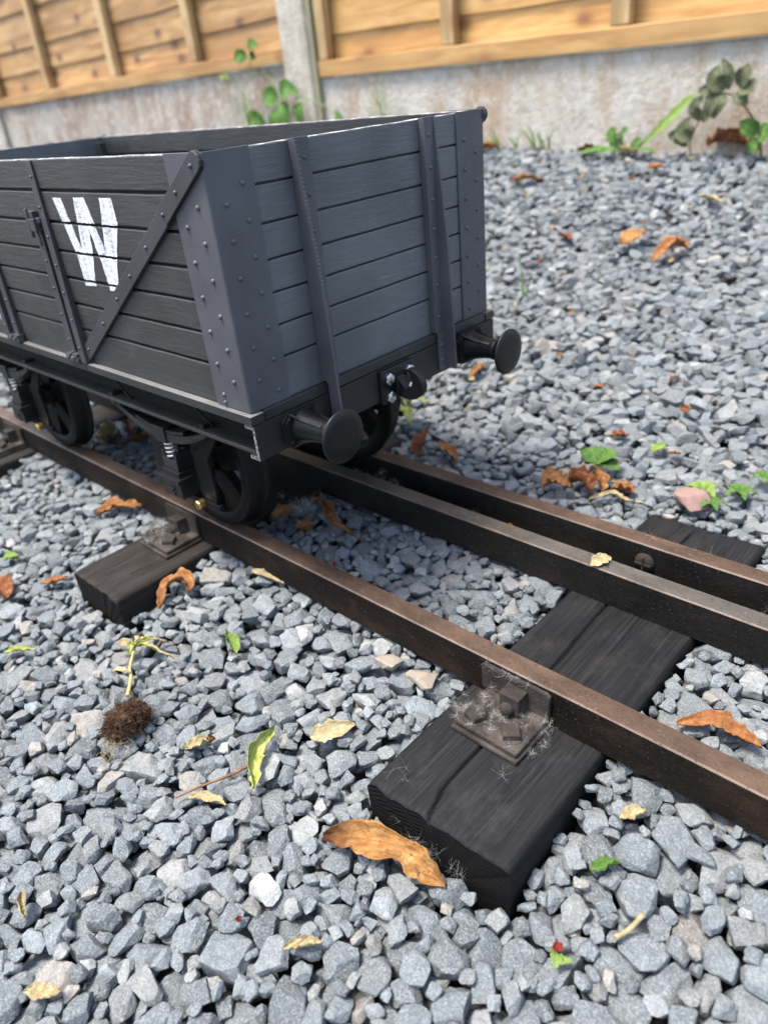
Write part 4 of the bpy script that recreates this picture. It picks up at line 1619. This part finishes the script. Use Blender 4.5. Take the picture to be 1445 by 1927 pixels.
    fallen('dry_leaf', [(-402, 1270), (-340, 1254)], 24, 'dry_pale', 'tan leaf beside the green rosette at the fence foot', 6, 0.9, 3.0, 0.2, 0.3, 29)
    fallen('dry_leaf', [(-128, 1066), (-104, 1056), (-80, 1046)], 18, 'dry_pale', 'pale curled leaf at the upper right of the bank', 7, 0.9, 2.6, 0.2, 0.3, 30)
    fallen('dry_leaf', [(62, 394), (82, 404)], 11, 'dry_brown', 'small red-brown leaf midway up the gravel at right', 5, 0.9, 1.6, 0.2, 0.3, 31)
    fallen('dry_leaf', [(-264, 386), (-252, 398), (-240, 406)], 16, 'dry_orange', 'orange leaf behind the weed by the far wheel', 6, 0.6, 1.6, 0.2, 0.3, 32)
    fallen('dry_leaf', [(-760, 1252), (-700, 1262)], 36, 'dry_orange', 'orange leaf at the fence foot right of the wagon top corner', 7, 0.9, 3.0, 0.2, 0.4, 33)
    fallen('dry_leaf', [(-506, 62), (-496, 88), (-484, 112)], 17, 'dry_brown', 'rusty curled leaf in the shade under the wagon', 6, 1.2, 2.4, 0.5, 0.4, 34)
    fallen('dry_leaf', [(-584, 116), (-560, 104), (-534, 90)], 12, 'dry_orange', 'slim orange leaf behind the pale crumple under the wagon', 6, 1.0, 1.6, 0.3, 0.4, 35)
    fallen('dry_leaf', [(-102, -24), (-80, -20), (-58, -19)], 9, 'dry_pale', 'narrow tan leaf tucked under the near rail', 3, 0.8, 1.0, 0.2, 0.1, 36)
    fallen('dry_leaf', [(-368, -190), (-345, -186), (-318, -190)], 22, 'dry_brown', 'brown leaf at the left edge of the foreground gravel', 5, 1.0, 2.0, 0.2, 0.4, 37)
    fallen('dry_leaf', [(-314, -156), (-304, -144), (-296, -132)], 11, 'dry_orange', 'small orange leaf touching the corner of the brown sleeper', 5, 1.0, 1.4, 0.2, 0.4, 38)
    fallen('dry_leaf', [(-232, -230), (-224, -220), (-214, -208)], 8, 'yellow_green', 'small yellow leaf scrap at the left of the foreground', 5, 1.2, 1.6, 0.4, 0.3, 39)
    fallen('dry_leaf', [(190, -238), (198, -229), (206, -221)], 8, 'dry_pale', 'tiny pale crumpled leaf in the centre foreground', 5, 1.6, 1.8, 0.4, 0.3, 40)
    fallen('dry_leaf', [(307, -54), (313, -47), (319, -42)], 10, 'dry_pale', 'little straw-coloured leaf with a dark hole, right of the foreground sleeper', 5, 1.1, 1.4, 0.4, 0.4, 41)
    fallen('dry_leaf', [(25, -326), (34, -331), (43, -333)], 8, 'dry_pale', 'cream curled leaf scrap at the lower left', 5, 1.6, 1.6, 0.6, 0.3, 42)
    fallen('dry_leaf', [(88, -352), (97, -345), (106, -338)], 8, 'dry_pale', 'whitish leaf scrap near the bottom left corner', 5, 0.6, 1.6, 0.3, 0.1, 43)
    fallen('green_leaf', [(-51, -93), (-42, -97), (-31, -101)], 12, 'green_lime', 'small bright green oval leaf upright on the stones', 7, 0.6, 0.6, 0.2, 0.7, 44, 'oval', [6, 4, 0])
    fallen('green_leaf', [(122, 382), (125, 392), (128, 402)], 14, 'green_lime', 'single lime leaf on the gravel beyond the far rail', 7, 0.6, 0.8, 0.2, 0.4, 45, 'oval')
    fallen('green_leaf', [(-398, -162), (-394, -154), (-388, -147)], 14, 'green_lime', 'single lime leaf near the left edge of the foreground', 8, 0.6, 0.8, 0.2, 0.4, 46, 'oval')
    fallen('green_leaf', [(308, -92), (314, -84), (320, -77)], 9, 'green', 'dark green torn leaf right of the foreground sleeper', 5, 1.4, 1.4, 0.5, 0.4, 47)
    fallen('dry_leaf', [(184, 128.0, 1.6), (188.5, 137, 3.0), (192, 147.5, 2.0)], 10.5, 'dry_pale', 'pale yellow leaf lying on top of the middle rail', 0.5, 0.3, 0.9, 0.1, 0.1, 48, 'lance')
    fallen('dry_leaf', [(55, 156, -22), (76, 160, -18), (100, 158, -25)], 15, 'dry_brown', 'red-brown leaf caught between the middle and far rails', 4, 1.0, 2.0, 0.4, 0.7, 49)

    # countless little scraps: small enough that nothing tells one from the next
    rng = random.Random(21)
    spots = []
    while len(spots) < 46:
        y = rng.uniform(330, 1240)
        x = rng.uniform(-560, 330) - (y - 330) * 0.35
        if x > 420 - (y - 330) * 0.62 + 40:
            continue
        spots.append((x, y))
    for k, (x, y) in enumerate(spots):
        a = rng.uniform(0, 6.3)
        L = rng.uniform(5, 9)
        mats = ('dry_orange', 'dry_pale', 'dry_brown', 'dry_pale')
        fallen('leaf_scrap', [(x - L * math.cos(a), y - L * math.sin(a)), (x, y), (x + L * math.cos(a), y + L * math.sin(a))], rng.uniform(4, 9), mats[k % 4],
               'tiny dry leaf scrap on the gravel bank between far rail and fence', 6, 0.9, 1.2, 0.4, 0.3, 200 + k, group='tiny leaf scraps on the gravel bank', cat='leaf scrap')

    # crumpled pale leaf ball under the wagon
    b = MB()
    c = Vector((-556, 66, surf(-556, 66) + 16))
    rng = random.Random(8)
    for k in range(9):
        d = Vector((rng.uniform(-1, 1), rng.uniform(-1, 1), rng.uniform(-.4, .9))).normalized()
        e = d.orthogonal().normalized()
        add_leaf(b, [c - d * 20 + e * 3, c + e * 10 * rng.uniform(.4, 1), c + d * 20 - e * 2], 22, 'oval', 1.2, 4.0, rng.uniform(0, 2), rng.uniform(0, 3), 60 + k)
    o = b.build('leaf_crumple', 'dry_pale', None, (c.x, c.y, c.z - 16))
    tag(solid(o), 'crumpled pale green-yellow leaf bundle under the wagon beside the rear wheel', 'leaf')

    # brown stalk
    b = MB()
    b.tube(catmull([(46, -219, surf(46, -219) + 5), (56, -202, surf(56, -202) + 9), (64, -186, surf(64, -186) + 9), (69, -167, surf(69, -167) + 8)], 24), 0.7, 6, None, 1.4)
    o = b.build('leaf_stalk', 'stem_brown', None, (56, -200, surf(56, -200)))
    tag(o, 'thin bent brown stalk leading to the yellow-green leaf', 'stalk')
    # twig
    b = MB()
    b.tube(catmull([(336, -113, surf(336, -113) + 4), (340, -105, surf(340, -105) + 5), (344, -97, surf(344, -97) + 6)], 8), 1.5, 8)
    o = b.build('twig', 'dry_pale', None, (340, -105, surf(340, -105)))
    tag(o, 'short straw-coloured twig on the stones at lower right', 'twig')
    # red buds
    for i, (x, y, lab) in enumerate(((154, -244, 'tiny dark red bud in the centre foreground'), (313, -136, 'pinkish red bud with two small green leaves at lower right'), (-38, 30, 'small red berry scrap between the rails'))):
        b = MB()
        z = surf(x, y) + 2.5
        for k in range(5):
            a = k * 1.3
            q = 1.0 if i == 1 else 0.6
            add_leaf(b, [(x, y, z), (x + 2.2 * q * math.cos(a), y + 2.2 * q * math.sin(a), z + 2.5), (x + 3.2 * q * math.cos(a), y + 3.2 * q * math.sin(a), z + 4)], 4.5 * q, 'oval', 0.8, 0.4, 0, 0, k, nu=8, nv=4)
        if i == 1:
            b.mi = 1
            add_leaf(b, [(x, y, z), (x + 2, y - 5, z + 3), (x + 5, y - 11, z + 2)], 8, 'oval', 0.4, 0.3, 0, 0.3, 7)
            add_leaf(b, [(x + 2, y - 6, z), (x + 7, y - 4, z + 3), (x + 11, y - 2, z + 5)], 6, 'oval', 0.4, 0.3, 0, 0.3, 8)
        o = b.build('red_bud', ['red_bud', 'green_lime'], None, (x, y, z - 2.5))
        tag(solid(o, 0.4), lab, 'bud', 'red buds on the gravel')


litter()


def clod():
    """uprooted weed: soil clump, stem, wilted head"""
    x, y = -48, -203
    z = surf(x, y) - 1
    t = empty('uprooted_weed', (x, y, z), 'uprooted weed with a brown rooty soil clod and wilted straw stem', 'weed')
    b = MB()
    bmesh.ops.create_icosphere(b.bm, subdivisions=5, radius=1.0)
    rng = random.Random(2)
    for v in b.bm.verts:
        n = v.co.copy()
        k = 1 + 0.34 * mnoise.noise(n * 1.6) + 0.22 * mnoise.noise(n * 4.5) + 0.13 * mnoise.noise(n * 11) + 0.06 * mnoise.noise(n * 25)
        v.co = Vector((x + n.x * 13.5 * k, y + n.y * 17 * k, z + 10 + n.z * 11 * k))
    for f in b.bm.faces:
        f.smooth = True
    for k in range(620):
        d = Vector((rng.gauss(0, 1), rng.gauss(0, 1), rng.gauss(0.3, .7))).normalized()
        p = Vector((x + d.x * 13, y + d.y * 16, z + 10 + d.z * 10.5))
        q = p + d * rng.uniform(1, 7) + Vector((rng.uniform(-6, 6), rng.uniform(-6, 6), rng.uniform(-4, 3)))
        b.tube(catmull([p - d * 2, p + d * 2 + Vector((rng.uniform(-2, 2), rng.uniform(-2, 2), 1)), q], 5), 0.34, 4, None, 0.14)
    b.build('soil_clod', 'root_soil', t)
    b = MB()
    for k in range(26):
        p = Vector((x + rng.uniform(-8, 18), y - 14 + rng.uniform(-6, 6), z + 6))
        pts = [p]
        for j in range(4):
            p = p + Vector((rng.uniform(-5, 7), rng.uniform(-9, 2), rng.uniform(-3, 2)))
            pts.append(p)
        b.tube(catmull(pts, 9), 0.22, 4, None, 0.1)
    b.build('roots', 'dry_pale', t)
    b = MB()
    zs = surf(-110, -164) + 8
    top = Vector((-122, -150, surf(-122, -150) + 12))
    b.tube(catmull([(-66, -190, z + 17), (-84, -176, z + 17), (-102, -168, zs + 3), top], 22), 1.7, 8, None, 1.2)
    b.build('stem', 'stem_straw', t)
    for k, (dx, dy, w) in enumerate(((26, 10, 8), (20, 24, 7), (-14, -12, 9), (8, 20, 8), (-8, 14, 7), (42, 14, 5), (3, -9, 8))):
        b = MB()
        e = top + Vector((dx, dy, -3))
        add_leaf(b, [top, top.lerp(e, .5) + Vector((0, 0, 6)), e], w, 'lance', 1.1, 1.6, 0.5, 0.2, 80 + k, nu=14, nv=6)
        solid(b.build('wilted_leaf', 'dry_pale' if k % 3 else 'yellow_green', t))
    b = MB()
    p = Vector((-88, -173, z + 18))
    add_leaf(b, [p, p + Vector((-10, -6, 3)), p + Vector((-20, -9, -3))], 6, 'lance', 1.0, 0.8, 0.2, 0, 90, nu=12, nv=6)
    solid(b.build('wilted_leaf', 'dry_pale', t))


clod()


def loose_stones():
    for (x, y, sz, mat, k, lab, name) in (
            (96, -36, 24, 'tan_stone', 3, 'warm tan stone against the near rail, left of a second tan one', 'loose_stone'),
            (132, -36, 25, 'tan_stone', 7, 'tan-grey stone by the near rail just left of the foreground chair', 'loose_stone'),
            (192, 318, 42, 'pink_stone', 11, 'smooth pinkish red stone behind the far end of the foreground sleeper', 'loose_stone')):
        D, h, V, F = PRO_HI[k]
        z = surf(x, y) + sz * 0.16
        b = MB()
        vs = [b.bm.verts.new((x + v[0] * sz, y + v[1] * sz, z + v[2] * sz * 0.9)) for v in V]
        for f in F:
            b._f([vs[i] for i in f], True)
        o = b.build(name, mat, None, (x, y, z - sz * 0.25))
        tag(o, lab, 'stone')


loose_stones()


# ------------------------------------------------------------------ living weeds
def plant(name, base, label, cat, stems, leaves, stem_mat, leaf_mat, group=None):
    """stems: list of (points, radius); leaves: list of (path, width, shape, kwargs)"""
    t = empty(name, base, label, cat, group)
    for pts, rad in stems:
        b = MB()
        b.tube(catmull(pts, 14), rad, 7, None, rad * 0.6)
        b.build('stem', stem_mat, t)
    for k, (path, w, shp, kw) in enumerate(leaves):
        b = MB()
        mat = kw.pop('mat', leaf_mat)
        add_leaf(b, path, w, shp, kw.pop('curl', 0.5), kw.pop('ruffle', 1.0), kw.pop('twist', 0.1), kw.pop('roll', 0.0), k + len(label), **kw)
        solid(b.build('leaf', mat, t), 0.4)
    return t


def weeds():
    FZ = lambda x: float(ground_z(x, 1280))
    fr = (0, -1, 0.35)         # leaf faces turned to the open side of the fence
    # broad-leaved weed at the post
    z0 = FZ(-1450)
    plant('broadleaf_weed', (-1440, 1262, z0), 'bright green broad-leaved weed in front of the concrete fence post', 'weed',
          [([(-1440, 1262, z0), (-1450, 1258, 300), (-1462, 1255, 365)], 3.0), ([(-1446, 1260, 290), (-1390, 1252, 360), (-1320, 1250, 352), (-1230, 1250, 318)], 2.2),
           ([(-1462, 1255, 355), (-1500, 1256, 420), (-1600, 1262, 440)], 1.6)],
          [([(-1462, 1250, 350), (-1450, 1240, 322), (-1440, 1244, 285)], 88, 'oval', dict(up=fr)),
           ([(-1470, 1250, 362), (-1500, 1242, 372), (-1535, 1246, 366)], 62, 'oval', dict(up=fr)),
           ([(-1455, 1250, 366), (-1420, 1242, 385), (-1372, 1246, 374)], 60, 'oval', dict(up=fr)),
           ([(-1380, 1252, 350), (-1376, 1244, 325), (-1372, 1250, 280)], 44, 'oval', dict(up=fr)),
           ([(-1475, 1258, 310), (-1500, 1248, 300), (-1530, 1250, 280)], 60, 'oval', dict(up=fr)),
           ([(-1560, 1262, 290), (-1600, 1250, 315), (-1640, 1254, 300)], 60, 'oval', dict(up=fr)),
           ([(-1235, 1250, 322), (-1215, 1246, 300), (-1195, 1250, 276)], 24, 'lance', dict(up=fr))],
          'stem_green', 'green')
    # vine sprig hanging on the left panel
    plant('vine_sprig', (-1600, 1268, 455), 'small green vine sprig against the left panel above its board', 'weed',
          [([(-1600, 1268, 455), (-1580, 1262, 475), (-1560, 1258, 490)], 1.6)],
          [([(-1590, 1256, 478), (-1612, 1244, 484), (-1640, 1248, 474)], 40, 'oval', dict(up=fr)),
           ([(-1572, 1256, 490), (-1548, 1244, 504), (-1520, 1248, 502)], 42, 'oval', dict(up=fr)),
           ([(-1576, 1256, 480), (-1555, 1246, 480), (-1540, 1250, 472)], 30, 'oval', dict(up=fr))], 'stem_green', 'green')
    plant('grass_tuft', (-1730, 1275, FZ(-1730)), 'small yellowish shoot on the brown gravel board behind the wagon', 'grass',
          [([(-1735, 1288, 250), (-1738, 1282, 380), (-1732, 1280, 450)], 1.6)],
          [([(-1738, 1280, 420), (-1730, 1270, 440), (-1712, 1272, 430)], 18, 'oval', dict(up=fr, mat='green_lime')),
           ([(-1736, 1280, 430), (-1752, 1272, 440), (-1760, 1272, 420)], 14, 'lance', dict(up=fr, mat='yellow_green'))], 'stem_green', 'green_lime')
    # tall grass between wagon and fence
    rng = random.Random(4)
    for (bx, by, n, hgt, lab) in ((-1075, 1262, 9, 190, 'tall thin grass in front of the right gravel board behind the wagon'), (-590, 1270, 8, 60, 'short grass tuft at the fence foot left of the dandelion'),
                                  (-1620, 1255, 8, 190, 'pale grass blades behind the wagon at the left gravel board'), (-680, 1270, 6, 50, 'small grass tuft at the fence foot beside the wagon corner')):
        z = FZ(bx)
        lv = []
        for k in range(n):
            dx, h = rng.uniform(-45, 45), hgt * rng.uniform(0.5, 1.05)
            x = bx + rng.uniform(-28, 28)
            lv.append(([(x, by, z), (x + dx * .35, by - 8, z + h * .6), (x + dx, by - 14, z + h)], rng.uniform(4, 8), 'blade', dict(up=fr, curl=0.4, ruffle=0.3, nu=14, nv=3)))
        plant('grass_tuft', (bx, by, z), lab, 'grass', [], lv, 'stem_green', 'green_lime', 'grass tufts along the fence foot')
    # dandelion rosette
    z = FZ(-340)
    plant('dandelion', (-385, 1262, z), 'bright green dandelion rosette with toothed leaves at the fence foot', 'weed', [],
          [([(-380, 1262, z), (-415, 1240, z + 14), (-470, 1236, z + 4)], 34, 'dand', dict(up=(0, -.4, 1))),
           ([(-378, 1264, z), (-396, 1252, z + 26), (-408, 1256, z + 52)], 46, 'dand', dict(up=fr)),
           ([(-372, 1264, z), (-350, 1250, z + 16), (-335, 1252, z + 30)], 34, 'dand', dict(up=fr)),
           ([(-360, 1264, z + 2), (-300, 1250, z + 44), (-238, 1262, z + 104)], 36, 'dand', dict(up=fr, mat='green_lime', lobes=7)),
           ([(-372, 1262, z), (-390, 1240, z + 12), (-420, 1226, z + 6)], 30, 'dand', dict(up=(0, -.4, 1))),
           ([(-355, 1264, z), (-330, 1244, z + 10), (-300, 1240, z + 6)], 26, 'dand', dict(up=(0, -.4, 1))),
           ([(-372, 1266, z), (-384, 1258, z + 30), (-372, 1262, z + 52)], 26, 'dand', dict(up=fr))], 'stem_green', 'green')
    # bramble at the right
    z = FZ(-150)
    plant('bramble', (-108, 1272, z), 'dusky dark-green bramble shoot against the pale gravel board', 'weed',
          [([(-100, 1272, z), (-112, 1262, z + 52), (-150, 1254, z + 98), (-176, 1250, z + 112)], 2.6), ([(-235, 1274, z), (-236, 1262, z + 30), (-212, 1256, z + 80), (-182, 1252, z + 100)], 1.8),
           ([(-140, 1255, z + 92), (-138, 1250, z + 108), (-150, 1248, z + 120)], 1.6)],
          [([(-178, 1250, z + 112), (-186, 1240, z + 96), (-188, 1244, z + 68)], 46, 'oval', dict(up=fr)),
           ([(-180, 1250, z + 114), (-204, 1242, z + 118), (-226, 1246, z + 116)], 22, 'lance', dict(up=fr)),
           ([(-182, 1250, z + 112), (-196, 1240, z + 90), (-208, 1244, z + 62)], 24, 'lance', dict(up=fr)),
           ([(-176, 1250, z + 116), (-192, 1240, z + 136), (-190, 1244, z + 158)], 36, 'oval', dict(up=fr)),
           ([(-170, 1250, z + 116), (-168, 1240, z + 142), (-186, 1244, z + 168)], 22, 'lance', dict(up=fr)),
           ([(-150, 1248, z + 120), (-140, 1240, z + 140), (-136, 1244, z + 156)], 34, 'oval', dict(up=fr)),
           ([(-148, 1248, z + 118), (-132, 1240, z + 118), (-120, 1244, z + 132)], 30, 'oval', dict(up=fr)),
           ([(-146, 1248, z + 112), (-140, 1240, z + 102), (-128, 1244, z + 90)], 30, 'oval', dict(up=fr)),
           ([(-232, 1264, z + 40), (-246, 1252, z + 50), (-238, 1254, z + 74)], 40, 'oval', dict(up=fr)),
           ([(-220, 1258, z + 66), (-228, 1248, z + 90), (-214, 1250, z + 110)], 26, 'lance', dict(up=fr)),
           ([(-246, 1270, z + 20), (-262, 1256, z + 40), (-282, 1258, z + 44)], 24, 'lance', dict(up=fr)),
           ([(-108, 1262, z + 40), (-124, 1250, z + 52), (-142, 1252, z + 62)], 34, 'oval', dict(up=fr, mat='green')),
           ([(-104, 1262, z + 36), (-96, 1250, z + 40), (-80, 1252, z + 34)], 38, 'oval', dict(up=fr, mat='green')),
           ([(-100, 1262, z + 24), (-110, 1250, z + 20), (-118, 1252, z + 8)], 30, 'oval', dict(up=fr, mat='green'))], 'stem_brown', 'green_dark')
    # weed beside the far wheel
    z = surf(-187, 314)
    plant('small_weed', (-187, 314, z), 'small yellow-green weed behind the far wheel', 'weed',
          [([(-187, 314, z), (-184, 314, z + 26), (-186, 320, z + 66)], 1.6)],
          [([(-187, 314, z + 22), (-204, 306, z + 30), (-222, 302, z + 8)], 26, 'oval', dict(mat='green_lime')),
           ([(-186, 316, z + 30), (-176, 318, z + 42), (-160, 322, z + 36)], 20, 'oval', {}),
           ([(-186, 316, z + 26), (-180, 306, z + 30), (-170, 298, z + 14)], 18, 'oval', {}),
           ([(-186, 318, z + 34), (-200, 322, z + 46), (-210, 326, z + 40)], 20, 'oval', dict(mat='green_lime')),
           ([(-186, 318, z + 60), (-182, 322, z + 74), (-176, 326, z + 84)], 10, 'lance', dict(mat='green_lime'))], 'stem_green', 'yellow_green')
    # strawberry-like seedling beyond the far rail
    z = surf(78, 332)
    plant('seedling', (80, 330, z), 'fresh green seedling with scalloped leaves above the orange leaf cluster', 'weed',
          [([(80, 326, z), (80, 330, z + 12)], 1.0)],
          [([(80, 328, z + 8), (72, 336, z + 18), (64, 344, z + 18)], 30, 'oval', dict(ruffle=1.4)), ([(80, 328, z + 8), (90, 338, z + 18), (96, 350, z + 18)], 30, 'oval', dict(ruffle=1.4)),
           ([(82, 326, z + 8), (96, 328, z + 12), (110, 326, z + 8)], 26, 'oval', dict(ruffle=1.4))], 'stem_green', 'green', 'seedlings beyond the far rail')
    for (x, y, sc, lab) in ((198, 335, 1.0, 'yellow-green seedling beside the pinkish stone'), (229, 352, 0.9, 'pale green lacy seedling right of the pinkish stone'), (214, 319, 0.75, 'tiny seedling at the foot of the pinkish stone'), (240, 385, 0.7, 'tiny green shoot upslope of the pale lacy seedling')):
        z = surf(x, y)
        lv = []
        for k in range(5):
            a = k * 1.257 + x
            c, s = math.cos(a) * sc, math.sin(a) * sc
            lv.append(([(x, y, z + 4), (x + c * 9, y + s * 9, z + 14 * sc), (x + c * 19, y + s * 19, z + 9 * sc)], 11 * sc, 'oval', dict(ruffle=0.8, nu=14, nv=6)))
        plant('seedling', (x, y, z), lab, 'weed', [([(x, y, z - 2), (x + 1, y, z + 7)], 0.9)], lv, 'stem_green', 'green_lime' if x < 210 else 'green', 'seedlings beyond the far rail')
    z = float(ground_z(-237, 671))
    plant('grass_tuft', (-240, 672, z), 'single upright green grass shoot on the bank right of the wagon', 'grass', [],
          [([(-240, 672, z), (-246, 676, z + 30), (-256, 684, z + 72)], 5, 'blade', dict(up=fr, nu=12, nv=3, ruffle=.2)), ([(-238, 672, z), (-232, 672, z + 20), (-228, 674, z + 40)], 4, 'blade', dict(up=fr, nu=12, nv=3, ruffle=.2))],
          'stem_green', 'green')


weeds()


# ------------------------------------------------------------------ white seed fluff
def fluff(cx, cy, cz, ext, n, label, seed, fil=24, ln=8.0, rad=0.026):
    rng = random.Random(seed)
    b = MB()
    for k in range(n):
        p = Vector((cx + rng.gauss(0, ext[0]), cy + rng.gauss(0, ext[1]), cz + abs(rng.gauss(0, ext[2]))))
        L = ln * rng.uniform(0.6, 1.25)
        for j in range(fil):
            d = Vector((rng.gauss(0, 1), rng.gauss(0, 1), rng.gauss(0.2, 0.8))).normalized()
            bend = Vector((rng.gauss(0, 1), rng.gauss(0, 1), rng.gauss(-.3, 1))) * L * 0.10
            q = p + d * L
            if q.z < cz - 4:
                q.z = cz - 3
            b.tube([p, p + d * L * 0.5 + bend, q + bend * 0.4], rad, 3, None, rad * 0.6, False)
    o = b.build('seed_fluff', 'fluff', None, (cx, cy, cz))
    tag(o, label, 'seed fluff', 'white seed fluff caught on the track')


def all_fluff():
    fluff(204, -46, STOP + 12, (16, 11, 3), 46, 'white seed fluff covering the foreground rail chair', 1, 24, 5.5, 0.022)
    fluff(180, -50, STOP + 6, (7, 7, 4), 18, 'dense seed fluff at the left corner of the foreground chair', 2, 26, 6.0, 0.024)
    fluff(238, -38, STOP + 6, (7, 10, 3), 12, 'seed fluff trailing off the right of the foreground chair', 3, 24, 6.5, 0.024)
    fluff(205, -22, -3, (10, 2.5, 1.5), 9, 'wisp of seed fluff on the jaw of the foreground chair', 4, 9, 7)
    fluff(235, -75, STOP + 1, (1, 1, .5), 1, 'lone star of seed fluff on the foreground sleeper top', 5, 16, 8)
    fluff(180, -108, STOP + 1, (7, 6, .5), 4, 'thin seed hairs near the left edge of the foreground sleeper', 6, 6, 9)
    fluff(215, -139, STOP - 26, (18, 2, 5), 16, 'seed fluff hanging on the end grain of the foreground sleeper', 7, 10, 8)
    fluff(-225, -52, STOP + 12, (12, 9, 3), 20, 'pale seed fluff on the chair beside the near wheel', 8, 12, 8, 0.06)
    fluff(-244, -40, STOP + 12, (6, 5, 4), 16, 'tuft of seed fluff behind the chair beside the near wheel', 9, 14, 9, 0.06)
    fluff(-95, 158, -22, (20, 7, 6), 46, 'seed fluff gathered between the middle and far rails under the buffer', 10, 12, 9, 0.06)
    fluff(-135, 78, -24, (9, 9, 5), 34, 'seed fluff among the orange leaves inside the track', 11, 13, 9, 0.06)
    fluff(340, 158, -16, (14, 6, 8), 22, 'seed fluff between the two far rails at the right edge', 12, 12, 10)
    fluff(50, 138, 0.5, (9, 4, .4), 5, 'few seed hairs on top of the middle rail', 13, 9, 8)
    fluff(214, 193, 0.5, (26, 5, .5), 8, 'few seed hairs on top of the far rail by the bolt', 14, 6, 8)
    fluff(-36, -20, -60, (2, 2, 1), 2, 'speck of seed fluff on the stones by the near rail', 15, 10, 6)
    fluff(310, -70, -52, (8, 6, 2), 7, 'loose seed hairs on the stones right of the foreground sleeper', 16, 10, 8)


all_fluff()

for _o in bpy.data.objects:
    if '_org' in _o:
        del _o['_org']
